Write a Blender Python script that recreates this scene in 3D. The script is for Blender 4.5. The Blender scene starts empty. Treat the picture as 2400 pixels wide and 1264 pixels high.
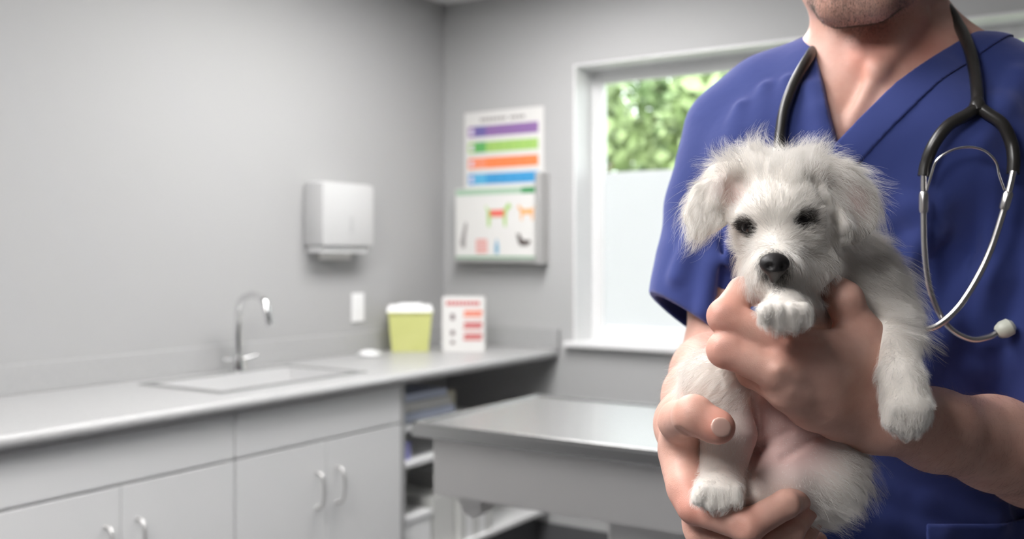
import bpy, math, random
import numpy as np
from mathutils import Vector, kdtree
random.seed(7); rng = np.random.default_rng(7)
S = bpy.context.scene
COL = S.collection
# ------------------------------------------------------------------ camera
FPX = 2333.3                     # focal length in pixels of the 2400 px wide frame
CAM = (2.707, 0.0, 1.25); YAW = math.radians(33)
cd = bpy.data.cameras.new('camera'); cam = bpy.data.objects.new('camera', cd); COL.objects.link(cam)
cam.location = CAM; cam.rotation_euler = (math.pi/2, 0, YAW)
cd.lens = 35; cd.sensor_width = 36; cd.shift_y = -32/2400
cd.clip_start = .02; cd.clip_end = 200
cd.dof.use_dof = True; cd.dof.focus_distance = .80; cd.dof.aperture_fstop = 5.0
S.camera = cam
# ------------------------------------------------------------------ world, sun, exposure
S.view_settings.view_transform = 'Standard'; S.view_settings.look = 'None'
S.view_settings.gamma = 1; S.view_settings.use_curve_mapping = False
S.view_settings.exposure = 0.0
W = bpy.data.worlds.new('daylight'); S.world = W; W.use_nodes = True
W.node_tree.nodes['Background'].inputs[0].default_value = (.93, .97, 1.0, 1)
W.node_tree.nodes['Background'].inputs[1].default_value = 4.9
sd = bpy.data.lights.new('sun', 'SUN'); sun = bpy.data.objects.new('sun', sd); COL.objects.link(sun)
sd.energy = 5.5; sd.angle = math.radians(2); sd.color = (1, .96, .88)
sun.rotation_euler = (math.radians(48), 0, math.radians(-25))
LAMP = 23.0                       # radiance of the ceiling panels
S.cycles.use_denoising = True
S.cycles.max_bounces = 8; S.cycles.diffuse_bounces = 5; S.cycles.transparent_max_bounces = 12
S.cycles.sample_clamp_indirect = 6
# ------------------------------------------------------------------ helpers
def mat(name, rgb, rough=.5, metal=0, spec=.5, noise=None, bump=None, **kw):
    m = bpy.data.materials.new(name); m.use_nodes = True
    nt = m.node_tree; b = nt.nodes['Principled BSDF']
    b.inputs['Base Color'].default_value = (*rgb, 1); b.inputs['Roughness'].default_value = rough
    b.inputs['Metallic'].default_value = metal; b.inputs['Specular IOR Level'].default_value = spec
    for k, v in kw.items(): b.inputs[k.replace('_', ' ')].default_value = v
    tc = nt.nodes.new('ShaderNodeTexCoord')
    if noise:                    # (scale, second colour, detail)
        n = nt.nodes.new('ShaderNodeTexNoise'); n.inputs['Scale'].default_value = noise[0]; n.inputs['Detail'].default_value = noise[2] if len(noise) > 2 else 4
        r = nt.nodes.new('ShaderNodeValToRGB'); r.color_ramp.elements[0].position = .35; r.color_ramp.elements[1].position = .65
        r.color_ramp.elements[0].color = (*rgb, 1); r.color_ramp.elements[1].color = (*noise[1], 1)
        nt.links.new(tc.outputs['Object'], n.inputs['Vector']); nt.links.new(n.outputs[0], r.inputs[0]); nt.links.new(r.outputs[0], b.inputs['Base Color'])
    if bump:                     # (scale, strength, distance)
        n = nt.nodes.new('ShaderNodeTexNoise'); n.inputs['Scale'].default_value = bump[0]; n.inputs['Detail'].default_value = 5
        bp = nt.nodes.new('ShaderNodeBump'); bp.inputs['Strength'].default_value = bump[1]; bp.inputs['Distance'].default_value = bump[2]
        nt.links.new(tc.outputs['Object'], n.inputs['Vector']); nt.links.new(n.outputs[0], bp.inputs['Height']); nt.links.new(bp.outputs[0], b.inputs['Normal'])
    return m
def srgb(r, g, b): return tuple(((c/255)/12.92 if c/255 <= .04045 else ((c/255+.055)/1.055)**2.4) for c in (r, g, b))
class MB:
    def __init__(s): s.v = []; s.f = []; s.m = []; s.mi = 0
    def quad(s, pts):
        n = len(s.v); s.v += [tuple(p) for p in pts]; s.f.append(tuple(range(n, n+len(pts)))); s.m.append(s.mi)
    def box(s, lo, hi, c=.0):
        (x0, y0, z0), (x1, y1, z1) = lo, hi
        c = min(c, (x1-x0)*.49, (y1-y0)*.49, (z1-z0)*.49)
        if c <= 0:
            n = len(s.v)
            s.v += [(x0,y0,z0),(x1,y0,z0),(x1,y1,z0),(x0,y1,z0),(x0,y0,z1),(x1,y0,z1),(x1,y1,z1),(x0,y1,z1)]
            for f in ((0,3,2,1),(4,5,6,7),(0,1,5,4),(1,2,6,5),(2,3,7,6),(3,0,4,7)): s.f.append(tuple(n+i for i in f)); s.m.append(s.mi)
            return
        import bmesh
        bm = bmesh.new(); bmesh.ops.create_cube(bm, size=1)
        for v in bm.verts: v.co = Vector(((x0+x1)/2+v.co.x*(x1-x0), (y0+y1)/2+v.co.y*(y1-y0), (z0+z1)/2+v.co.z*(z1-z0)))
        bmesh.ops.bevel(bm, geom=bm.edges[:], offset=c, segments=2, profile=.6, affect='EDGES')
        s.frombm(bm)
    def frombm(s, bm):
        n = len(s.v); bm.verts.index_update()
        s.v += [tuple(v.co) for v in bm.verts]
        for f in bm.faces: s.f.append(tuple(n+v.index for v in f.verts)); s.m.append(s.mi)
        bm.free()
    def tube(s, pts, r, seg=12, caps=True, closed=False):
        pts = [Vector(p) for p in pts]; N = len(pts); rs = r if hasattr(r, '__len__') else [r]*N
        n0 = len(s.v); up = None
        for i, p in enumerate(pts):
            t = (pts[(i+1) % N if closed else min(i+1, N-1)] - pts[(i-1) % N if closed else max(i-1, 0)]).normalized()
            if up is None: up = Vector((0, 0, 1)) if abs(t.z) < .9 else Vector((1, 0, 0))
            a = t.cross(up).normalized(); b = a.cross(t).normalized(); up = b
            for k in range(seg):
                w = 2*math.pi*k/seg; s.v.append(tuple(p + (a*math.cos(w)+b*math.sin(w))*rs[i]))
        for i in range(N if closed else N-1):
            j = (i+1) % N
            for k in range(seg):
                l = (k+1) % seg; s.f.append((n0+i*seg+k, n0+j*seg+k, n0+j*seg+l, n0+i*seg+l)); s.m.append(s.mi)
        if caps and not closed:
            s.f.append(tuple(n0+k for k in range(seg))); s.m.append(s.mi)
            s.f.append(tuple(n0+(N-1)*seg+k for k in reversed(range(seg)))); s.m.append(s.mi)
    def prism(s, poly, z0, z1, M=lambda x, y, z: (x, y, z)):
        n = len(s.v); k = len(poly)
        s.v += [M(x, y, z0) for x, y in poly] + [M(x, y, z1) for x, y in poly]
        s.f.append(tuple(n+i for i in reversed(range(k)))); s.m.append(s.mi)
        s.f.append(tuple(n+k+i for i in range(k))); s.m.append(s.mi)
        for i in range(k):
            j = (i+1) % k; s.f.append((n+i, n+j, n+k+j, n+k+i)); s.m.append(s.mi)
    def build(s, name, mats, parent=None, smooth=False, loc=None):
        me = bpy.data.meshes.new(name); v = s.v
        if loc is not None: v = [(a-loc[0], b-loc[1], c-loc[2]) for a, b, c in v]
        me.from_pydata(v, [], s.f)
        for mm in (mats if isinstance(mats, (list, tuple)) else [mats]): me.materials.append(mm)
        me.polygons.foreach_set('material_index', s.m)
        me.update()
        if smooth:
            me.polygons.foreach_set('use_smooth', [True]*len(me.polygons)); me.set_sharp_from_angle(angle=math.radians(40))
        o = bpy.data.objects.new(name, me); COL.objects.link(o)
        if loc is not None: o.location = loc
        if parent is not None:
            o.parent = parent
            if loc is None: o.location = [-c for c in parent.location] if parent.get('_w') else (0, 0, 0)
            else: o.location = (loc[0]-parent.location[0], loc[1]-parent.location[1], loc[2]-parent.location[2])
        return o
def tag(o, label, cat, group=None, kind=None):
    o['label'] = label; o['category'] = cat
    if group: o['group'] = group
    if kind: o['kind'] = kind
    return o
def struct(o, label=None):
    o['kind'] = 'structure'
    if label: o['label'] = label
    return o
def thing(name, label, cat, loc, group=None):      # Empty whose parts are given in world coordinates (no rotation)
    o = bpy.data.objects.new(name, None); COL.objects.link(o); o.location = loc; o.empty_display_size = .05
    o['_w'] = 1
    return tag(o, label, cat, group)
def spline(pts, n=8, closed=False):
    pts = [np.array(p, float) for p in pts]; out = []; N = len(pts)
    for i in range(N if closed else N-1):
        p0, p1, p2, p3 = (pts[(i-1) % N] if closed or i > 0 else 2*pts[0]-pts[1]), pts[i], pts[(i+1) % N], (pts[(i+2) % N] if closed or i+2 < N else 2*pts[-1]-pts[-2])
        for k in range(n):
            t = k/n; out.append(.5*((2*p1)+(-p0+p2)*t+(2*p0-5*p1+4*p2-p3)*t*t+(-p0+3*p1-3*p2+p3)*t**3))
    if not closed: out.append(pts[-1])
    return out
# ------------------------------------------------------------------ materials
M_left = mat('grey_paint_light_shifted', (.375,.375,.375), .85, bump=(180, .08, .002))  # same paint as the back wall; brightness difference put into its colour
M_wall = mat('grey_paint', (.43,.43,.43), .85, bump=(180, .08, .002))
M_dark = mat('dark_fill_cut_paint', (.13,.13,.14), .85)  # unseen right and front walls, made dark to cut the fill light
M_ceil = mat('ceiling_white', (.82,.82,.81), .9, bump=(60, .2, .004))
M_floor = mat('grey_vinyl', (.11,.11,.115), .5, noise=(6, (.14,.14,.145)))
M_cove = mat('dark_cove_base', (.09,.09,.095), .5)
M_white = mat('white_laminate', (.70,.70,.70), .45)
M_vinyl = mat('white_vinyl', (.80,.80,.80), .4)
M_counter = mat('grey_laminate', (.36,.36,.36), .35, noise=(140, (.40,.40,.40), 2))
M_splash = mat('splash_laminate', (.36,.36,.36), .4, noise=(140, (.40,.40,.40), 2))
M_steel = mat('brushed_steel', (.52,.52,.515), .26, 1)
M_steel2 = mat('satin_steel', (.64,.63,.62), .45, .9)
M_chrome = mat('chrome', (.8,.8,.8), .12, 1)
M_plast = mat('white_plastic', (.82,.82,.82), .3)
M_paper = mat('paper', (.70,.69,.67), .7)
def emis(name, rgb, s):
    m = bpy.data.materials.new(name); m.use_nodes = True; nt = m.node_tree; nt.nodes.clear()
    e = nt.nodes.new('ShaderNodeEmission'); e.inputs[0].default_value = (*rgb, 1); e.inputs[1].default_value = s
    o = nt.nodes.new('ShaderNodeOutputMaterial'); nt.links.new(e.outputs[0], o.inputs[0]); return m
# ------------------------------------------------------------------ room shell (X 0..4.6, Y -2.8..3.608, Z 0..2.384)
YB, XR, YF, ZC = 3.608, 4.6, -2.8, 2.384
def sbox(name, lo, hi, m, label=None):
    b = MB(); b.box(lo, hi); return struct(b.build(name, m), label)
sbox('floor', (-.2, YF-.2, -.1), (XR+.2, YB+.25, 0), M_floor)
sbox('ceiling', (-.2, YF-.2, ZC), (XR+.2, YB+.25, ZC+.15), M_ceil)
sbox('wall_left', (-.15, YF, 0), (0, YB, ZC), M_left)
sbox('wall_right', (XR, YF, 0), (XR+.15, YB, ZC), M_dark)
WX0, WX1, WZ0, WZ1, WD = .668, 2.72, .895, 2.045, .19
b = MB()
for lo, hi in (((-.15, YB, 0), (WX0, YB+WD+.04, ZC)), ((WX1, YB, 0), (XR+.15, YB+WD+.04, ZC)), ((WX0, YB, 0), (WX1, YB+WD+.04, WZ0-.02)), ((WX0, YB, WZ1), (WX1, YB+WD+.04, ZC))): b.box(lo, hi)
struct(b.build('wall_back', M_wall))
sbox('wall_front', (-.15, YF-.15, 0), (XR+.15, YF, ZC), M_dark)
sbox('baseboard_back', (0, YB-.012, 0), (XR, YB, .125), M_cove)
sbox('baseboard_left', (0, -2.8, 0), (.012, .4, .125), M_cove)
# window reveal is painted white: thin lining
b = MB()
b.box((WX0, YB+.002, WZ0-.02), (WX0+.008, YB+WD-.03, WZ1)); b.box((WX1-.008, YB+.002, WZ0-.02), (WX1, YB+WD-.03, WZ1)); b.box((WX0+.008, YB+.002, WZ1-.008), (WX1-.008, YB+WD-.03, WZ1))
struct(b.build('trim_1', M_vinyl), 'white painted reveal lining the window opening')
# ------------------------------------------------------------------ window
def glassmat():
    m = bpy.data.materials.new('clear_glass'); m.use_nodes = True; nt = m.node_tree; nt.nodes.clear()
    t = nt.nodes.new('ShaderNodeBsdfTransparent'); t.inputs[0].default_value = (.96, .98, .97, 1)
    g = nt.nodes.new('ShaderNodeBsdfGlossy'); g.inputs['Roughness'].default_value = .02
    fr = nt.nodes.new('ShaderNodeFresnel'); fr.inputs[0].default_value = 1.35
    mx = nt.nodes.new('ShaderNodeMixShader'); o = nt.nodes.new('ShaderNodeOutputMaterial')
    nt.links.new(fr.outputs[0], mx.inputs[0]); nt.links.new(t.outputs[0], mx.inputs[1]); nt.links.new(g.outputs[0], mx.inputs[2]); nt.links.new(mx.outputs[0], o.inputs[0]); return m
def frostmat():
    m = bpy.data.materials.new('frosted_film'); m.use_nodes = True; nt = m.node_tree; nt.nodes.clear()
    t = nt.nodes.new('ShaderNodeBsdfTranslucent'); t.inputs[0].default_value = (.84, .81, .85, 1)
    g = nt.nodes.new('ShaderNodeBsdfDiffuse'); g.inputs[0].default_value = (.8, .85, .86, 1)
    mx = nt.nodes.new('ShaderNodeMixShader'); mx.inputs[0].default_value = .2; o = nt.nodes.new('ShaderNodeOutputMaterial')
    nt.links.new(t.outputs[0], mx.inputs[1]); nt.links.new(g.outputs[0], mx.inputs[2]); nt.links.new(mx.outputs[0], o.inputs[0]); return m
M_glass, M_frost = glassmat(), frostmat()
w1 = bpy.data.objects.new('window_1', None); COL.objects.link(w1); w1.location = (WX0, YB+WD, WZ0); w1['_w'] = 1; struct(w1, 'wide white framed window, clear above and frosted below')
y0, y1 = YB+WD-.035, YB+WD+.02
b = MB()
for lo, hi in (((WX0, y0, WZ0), (WX0+.03, y1, WZ1-.008)), ((WX1-.03, y0, WZ0), (WX1, y1, WZ1-.008)), ((WX0+.03, y0, WZ0), (WX1-.03, y1, WZ0+.035)), ((WX0+.03, y0, WZ1-.04), (WX1-.03, y1, WZ1-.008))): b.box(lo, hi, .003)
b.build('window_frame', M_vinyl, w1)
b = MB(); FS = 1.605
for lo, hi in (((WX0+.03, y0+.012, WZ0+.035), (WX0+.05, y1-.01, WZ1-.04)), ((WX1-.05, y0+.012, WZ0+.035), (WX1-.03, y1-.01, WZ1-.04)), ((WX0+.05, y0+.012, WZ0+.035), (WX1-.05, y1-.01, WZ0+.055)), ((WX0+.05, y0+.012, WZ1-.06), (WX1-.05, y1-.01, WZ1-.04))): b.box(lo, hi, .002)
b.build('sash', M_vinyl, w1)
b = MB(); b.box((WX0+.05, y1-.03, WZ0+.055), (WX1-.05, y1-.026, WZ1-.06)); b.build('glass_pane', M_glass, w1)
b = MB(); b.box((WX0+.052, y1-.034, WZ0+.057), (WX1-.052, y1-.032, FS)); f = b.build('frosted_film', M_frost, w1); f['label'] = 'frosted film on the lower half of the glass'
b = MB(); b.box((WX0-.03, YB-.035, WZ0-.022), (WX1+.03, YB+WD-.035, WZ0), .004); b.build('window_sill', M_vinyl, w1)
# ------------------------------------------------------------------ ceiling light panels
M_lamp = emis('lamp_diffuser', (1, .985, .975), LAMP)
for i, (x, y, lab) in enumerate(((1.45, .45, 'flat white ceiling light panel above the near end of the worktop'), (1.0, 2.45, 'added flat ceiling light panel brightening the left wall and corner'), (2.0, -.9, 'added flat ceiling fill light panel behind the viewpoint'))):  # second panel added to brighten the left corner, third added as frontal fill
    t = thing('ceiling_light', lab, 'ceiling light', (x, y, ZC), 'recessed ceiling light panels')
    b = MB()
    for lo, hi in (((x-.32, y-.62, ZC-.012), (x-.29, y+.62, ZC)), ((x+.29, y-.62, ZC-.012), (x+.32, y+.62, ZC)), ((x-.29, y-.62, ZC-.012), (x+.29, y-.59, ZC)), ((x-.29, y+.59, ZC-.012), (x+.29, y+.62, ZC))): b.box(lo, hi)
    b.build('frame', M_plast, t)
    b = MB(); b.box((x-.29, y-.59, ZC-.006), (x+.29, y+.59, ZC)); b.build('diffuser', M_lamp, t)
# ------------------------------------------------------------------ worktop, splashback, cabinets (s = distance from the back wall)
CH = .86
def Y(s): return YB - s
SX0, SX1, SY0, SY1 = .14, .47, Y(1.68), Y(1.10)            # sink cut-out
t = thing('worktop', 'long light grey worktop running along the left wall', 'worktop', (0, Y(1.3), CH))
b = MB(); yA, yB_ = Y(3.1), YB-.001
for lo, hi in (((.001, yA, CH-.038), (SX0, yB_, CH)), ((SX1, yA, CH-.038), (.585, yB_, CH)), ((SX0, yA, CH-.038), (SX1, SY0, CH)), ((SX0, SY1, CH-.038), (SX1, yB_, CH))): b.box(lo, hi)
b.build('top', M_counter, t)
b = MB(); b.tube([(.585, yA, CH-.019), (.585, yB_, CH-.019)], .019, 16); b.build('rounded_edge', M_counter, t, True)
b = MB(); b.box((.001, yA, CH), (.02, yB_, CH+.085), .003); b.box((.02, yB_-.019, CH), (.605, yB_, CH+.085), .003); b.build('splashback', M_splash, t)
t = thing('sink', 'stainless steel sink set into the worktop under the towel dispenser', 'sink', (.3, (SY0+SY1)/2, CH-.18))
b = MB()
for lo, hi in (((SX0+.002, SY0+.002, CH-.18), (SX0+.012, SY1-.002, CH)), ((SX1-.012, SY0+.002, CH-.18), (SX1-.002, SY1-.002, CH)), ((SX0+.012, SY0+.002, CH-.18), (SX1-.012, SY0+.012, CH)), ((SX0+.012, SY1-.012, CH-.18), (SX1-.012, SY1-.002, CH)), ((SX0+.012, SY0+.012, CH-.18), (SX1-.012, SY1-.012, CH-.172))): b.box(lo, hi)
b.build('basin', mat('matt_steel', (.72,.72,.72), .6, .6), t)
b = MB()
for lo, hi in (((SX0-.02, SY0-.02, CH), (SX0+.004, SY1+.02, CH+.004)), ((SX1-.004, SY0-.02, CH), (SX1+.02, SY1+.02, CH+.004)), ((SX0+.004, SY0-.02, CH), (SX1-.004, SY0+.004, CH+.004)), ((SX0+.004, SY1-.004, CH), (SX1-.004, SY1+.02, CH+.004))): b.box(lo, hi)
b.build('rim', M_steel, t)
b = MB(); b.tube([(.3, (SY0+SY1)/2, CH-.172), (.3, (SY0+SY1)/2, CH-.168)], .03, 20); b.build('drain', M_chrome, t, True)
fy = Y(1.27)
t = thing('faucet', 'chrome gooseneck faucet behind the sink', 'faucet', (.075, fy, CH))
b = MB(); b.tube([(.075, fy, CH), (.075, fy, CH+.012), (.075, fy, CH+.05)], [.028, .026, .018], 20); b.build('base', M_chrome, t, True)
b = MB(); b.tube(spline([(.075, fy, CH+.04), (.075, fy, CH+.17), (.10, fy-.01, CH+.235), (.165, fy-.015, CH+.26), (.225, fy-.02, CH+.235), (.25, fy-.02, CH+.16)], 8), .0115, 14); b.build('spout', M_chrome, t, True)
for k in (-1, 1):
    b = MB(); b.tube([(.075, fy+k*.018, CH+.035), (.085, fy+k*.075, CH+.045)], [.008, .006], 12); b.build('handle', M_chrome, t, True)
def cabinet(s0, s1, label):
    t = thing('base_cabinet', label, 'cabinet', (.3, Y((s0+s1)/2), 0), 'white base cabinets under the worktop')
    ya, yb = Y(s1)+.001, Y(s0)-.001; zt = CH-.040
    b = MB(); b.box((.002, ya, .1), (.55, yb, .118)); b.box((.002, ya, .118), (.55, ya+.018, zt)); b.box((.002, yb-.018, .118), (.55, yb, zt)); b.box((.002, ya+.018, .118), (.012, yb-.018, zt)); b.box((.05, ya, 0), (.50, yb, .1))
    b.build('carcass', M_white, t)
    b = MB(); b.box((.551, ya+.002, .69), (.570, yb-.002, zt-.004), .002); b.build('drawer_front', M_white, t)
    ym = (ya+yb)/2
    for k, (p, q) in enumerate(((ya+.002, ym-.0015), (ym+.0015, yb-.002))):
        b = MB(); b.box((.551, p, .105), (.570, q, .684), .002); d = b.build('door', M_white, t); d['_w'] = 1; d.location = [-c for c in t.location]
        hy = ym + (-.045 if k == 0 else .045)
        b = MB(); b.tube(spline([(.57, hy, .595), (.592, hy, .59), (.602, hy, .565), (.602, hy, .515), (.592, hy, .49), (.57, hy, .485)], 5), .0045, 10); h = b.build('handle', M_steel2, None, True); h.parent = d
cabinet(1.0, 1.72, 'white two-door base cabinet under the sink, next to the open shelves')
cabinet(1.72, 2.44, 'white two-door base cabinet left of the sink cabinet')
cabinet(2.44, 3.10, 'white two-door base cabinet nearest the viewpoint along the left wall')
# open shelving between the cabinet and the back wall
t = thing('shelf_unit', 'open shelf unit under the worktop corner between cabinet and back wall', 'shelf unit', (.3, Y(.5), 0))
b = MB(); b.box((.014, Y(.998), .17), (.57, Y(.982), CH-.040)); b.box((.003, Y(.998), .17), (.013, Y(.004), CH-.040)); b.build('side_panel', M_splash, t)
for z in (.195, .545, .665):
    b = MB(); b.box((.014, Y(.981), z-.018), (.565 if z < .6 else .555, Y(.022 if z < .3 else .5), z), .002); b.build('shelf', M_white, t)
b = MB(); b.box((.05, Y(.98), 0), (.50, Y(.02), .176)); b.build('plinth', M_cove, t)
# things on the shelves
def simple(name, boxes, m, label, cat, group=None, c=.003):
    b = MB()
    for lo, hi in boxes: b.box(lo, hi, c)
    return tag(b.build(name, m), label, cat, group)
M_blue = mat('pale_blue_card', srgb(205, 212, 232), .6)
for k, (zc, dz) in enumerate(((.665, .03), (.6955, .035), (.731, .028))):
    simple('paper_ream', [((.20+.006*k, Y(.975), zc), (.50-.01*k, Y(.60+.012*k), zc+dz))], M_blue if k != 1 else M_paper, ['lowest ream of pale blue paper in the stack on the upper shelf', 'white paper ream in the middle of the stack on the upper shelf', 'topmost pale blue paper ream just under the worktop'][k], 'paper', 'paper reams stacked on the upper shelf')
simple('small_box', [((.34, Y(.575), .665), (.44, Y(.515), .735))], mat('beige_card', srgb(205, 200, 180), .7), 'small beige box at the right end of the upper shelf', 'box')
simple('medicine_box', [((.44, Y(.972), .545), (.53, Y(.90), .605))], mat('lilac_card', srgb(150, 150, 205), .6), 'small lilac box on the middle shelf', 'box')
M_bind = mat('binder_board', (.62,.62,.60), .5)
for k in range(5):
    s1 = .64 - .042*k
    t = thing('binder', ['leftmost upright white binder on the bottom shelf', 'second upright white binder from the left on the bottom shelf', 'middle upright white binder on the bottom shelf', 'fourth upright white binder from the left on the bottom shelf', 'rightmost upright white binder on the bottom shelf'][k], 'binder', (.44, Y(s1-.019), .195), 'binders standing on the bottom shelf')
    b = MB(); b.box((.30, Y(s1), .195), (.545, Y(s1-.004), .43)); b.box((.30, Y(s1-.036), .195), (.545, Y(s1-.04), .43)); b.box((.545, Y(s1), .195), (.55, Y(s1-.04), .43)); b.build('cover', M_plast if k % 2 else M_bind, t)
    b = MB(); b.box((.32, Y(s1-.006), .20), (.538, Y(s1-.034), .42)); b.build('pages', M_paper, t)
simple('storage_box', [((.25, Y(.965), .195), (.54, Y(.80), .33)), ((.245, Y(.967), .33), (.545, Y(.798), .352))], M_plast, 'white lidded storage box on the bottom shelf beside the cabinet', 'box')
simple('carton', [((.25, Y(.78), .195), (.535, Y(.655), .385))], M_bind, 'grey white carton between storage box and binders', 'box')
# things on the worktop
M_yel = mat('yellow_plastic', srgb(205, 208, 130), .35, noise=(9, srgb(212, 214, 140)), Transmission_Weight=.15)
M_red = mat('red_print', srgb(190, 80, 80), .6); M_ora = mat('orange_print', srgb(222, 120, 92), .6); M_ink = mat('dark_print', srgb(110, 90, 95), .6)
YW = YAW; rc = np.array([math.cos(YW), math.sin(YW)]); rf = np.array([-math.sin(YW), math.cos(YW)])
def oriented(cx, cy, ang):
    ca, sa = math.cos(ang), math.sin(ang)
    return lambda x, y, z: (cx + x*ca - y*sa, cy + x*sa + y*ca, z)
A = oriented(.125, Y(.40), math.radians(38))
t = thing('sharps_container', 'translucent yellow sharps container with a white lid on the worktop', 'container', (.125, Y(.40), CH))
b = MB()
n = 5
prof = [(.0, .072, .048), (.15, .086, .056)]
def frus(b, z0, z1, w0, d0, w1, d1, A):
    p = [A(-w0, -d0, z0), A(w0, -d0, z0), A(w0, d0, z0), A(-w0, d0, z0), A(-w1, -d1, z1), A(w1, -d1, z1), A(w1, d1, z1), A(-w1, d1, z1)]
    k = len(b.v); b.v += p
    for f in ((0,3,2,1),(4,5,6,7),(0,1,5,4),(1,2,6,5),(2,3,7,6),(3,0,4,7)): b.f.append(tuple(k+i for i in f)); b.m.append(b.mi)
frus(b, CH, CH+.155, .074, .050, .088, .058, A); frus(b, CH+.155, CH+.162, .092, .062, .092, .062, A); b.build('body', M_yel, t)
b = MB(); frus(b, CH+.162, CH+.188, .093, .063, .086, .055, A); frus(b, CH+.188, CH+.195, .05, .03, .046, .026, A); b.build('lid', M_plast, t)
A2 = oriented(.315, Y(.285), math.radians(30))
t = thing('carton', 'white carton printed with red blocks beside the yellow container', 'box', (.315, Y(.285), CH))
b = MB(); frus(b, CH, CH+.222, .086, .035, .086, .035, A2)
def patch(b, x0, z0, x1, z1, mi, A, yy=-.0356):
    b.mi = mi; p = [A(x0, yy, CH+z0), A(x1, yy, CH+z0), A(x1, yy, CH+z1), A(x0, yy, CH+z1)]
    q = [A(x0, yy+.0006, CH+z0), A(x1, yy+.0006, CH+z0), A(x1, yy+.0006, CH+z1), A(x0, yy+.0006, CH+z1)]
    k = len(b.v); b.v += p+q
    for f in ((0,1,2,3),(0,4,5,1),(1,5,6,2),(2,6,7,3),(3,7,4,0)): b.f.append(tuple(k+i for i in f)); b.m.append(mi)
for k in range(9): patch(b, -.070+.0155*k, .188, -.070+.0155*k+.0125, .205, 1, A2)
for j, (zz, mi) in enumerate(((.140, 2), (.092, 1), (.046, 1))):
    patch(b, 0., zz, .075, zz+.010, mi, A2); patch(b, .003, zz+.014, .078, zz+.028, mi, A2)
for j, zz in enumerate((.128, .066, .03)):
    patch(b, -.052, zz, -.036, zz+.026-.006*j, 3, A2)
b.build('box', [M_paper, M_red, M_ora, M_ink], t)
b = MB(); cx, cy = .13, Y(.66)
b.tube([(cx, cy, CH), (cx, cy, CH+.006), (cx, cy, CH+.016), (cx, cy, CH+.022)], [.035, .045, .040, .022], 24)
tag(b.build('soap_dish', M_plast, smooth=True), 'small round white dish on the worktop left of the yellow container', 'dish')
# wall fittings on the left wall
t = thing('towel_dispenser', 'white paper towel dispenser mounted on the left wall', 'towel dispenser', (0, Y(.745), 1.27))
b = MB(); b.box((0, Y(.89), 1.285), (.105, Y(.60), 1.53), .018); b.build('cover', mat('light_grey_plastic', (.50,.50,.50), .35), t, True)
b = MB(); b.box((0, Y(.87), 1.262), (.085, Y(.62), 1.284), .004); b.build('base_tray', M_vinyl, t, True)
b = MB(); b.box((.106, Y(.74), 1.34), (.108, Y(.722), 1.40), .0); b.build('level_window', mat('grey_plastic', (.45,.45,.45), .4), t)
b = MB(); b.box((.03, Y(.83), 1.235), (.033, Y(.66), 1.261)); b.build('paper_towel', M_paper, t)
t = thing('wall_outlet', 'white double socket plate on the left wall above the worktop', 'outlet', (0, Y(.585), 1.0))
b = MB(); b.box((0, Y(.62), .985), (.007, Y(.55), 1.10), .002); b.build('plate', M_plast, t)
for z in (1.015, 1.055):
    b = MB(); b.box((.007, Y(.603), z), (.0085, Y(.567), z+.028), .0005); b.build('socket', M_vinyl, t)
# ------------------------------------------------------------------ wall posters on the back wall
M_pur, M_pur2 = mat('purple_print', srgb(140, 105, 160), .6), mat('violet_print', srgb(110, 100, 160), .6)
M_grn, M_grn2 = mat('lime_print', srgb(160, 198, 105), .6), mat('green_print', srgb(95, 170, 95), .6)
M_or1, M_or2 = mat('orange_band', srgb(238, 130, 75), .6), mat('salmon_band', srgb(240, 145, 110), .6)
M_bl1, M_bl2 = mat('blue_band', srgb(60, 150, 205), .6), mat('cyan_band', srgb(90, 175, 215), .6)
M_txt = mat('grey_print', srgb(150, 145, 145), .6); M_dg = mat('deep_green', srgb(60, 140, 85), .6)
mats = [M_paper, M_pur, M_pur2, M_grn, M_grn2, M_or1, M_or2, M_bl1, M_bl2, M_txt, mat('pale_print', srgb(214, 206, 226), .6)]
def wallpatch(b, x0, z0, x1, z1, mi, yy, th=.0004):
    b.mi = mi; b.box((x0, yy-th, z0), (x1, yy, z1))
PX0, PX1, PZ0, PZ1 = .115, .525, 1.545, 1.885
b = MB(); b.box((PX0, YB-.004, PZ0), (PX1, YB-.001, PZ1)); yy = YB-.004
for k in range(7): wallpatch(b, .20+.020*k, 1.842, .216+.020*k, 1.856, 9, yy)
for k in range(4): wallpatch(b, .355+.020*k, 1.842, .371+.020*k, 1.856, 9, yy)
for j, (m1, m2) in enumerate(((1, 2), (3, 4), (5, 6), (7, 8))):
    z = 1.775 - j*.070
    wallpatch(b, .135, z, .50, z+.047, m1, yy); wallpatch(b, .17, z, .23, z+.047, m2, yy-.0004)
    wallpatch(b, .145, z+.010, .165, z+.036, 10, yy-.0004)
    for k in range(5): wallpatch(b, .25+.05*k, z+.008, .252+.05*k, z+.040, m2, yy-.0004)
tag(b.build('wall_chart', mats), 'white wall chart with purple, green, orange and blue bands', 'poster')
t = thing('document_rack', 'grey metal rack on the back wall below the banded chart', 'wall rack', (.33, YB, 1.23))
M_rack = mat('rack_metal', (.5,.5,.49), .4, .6)
b = MB(); b.box((.098, YB-.045, 1.235), (.535, YB-.001, 1.53), .003); b.build('back_box', M_rack, t)
b = MB(); b.box((.525, YB-.075, 1.215), (.552, YB-.001, 1.60), .005); b.build('side_rail', M_steel2, t)
b = MB(); b.box((.098, YB-.07, 1.222), (.524, YB-.046, 1.236), .002); b.build('bottom_ledge', M_rack, t)
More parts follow.
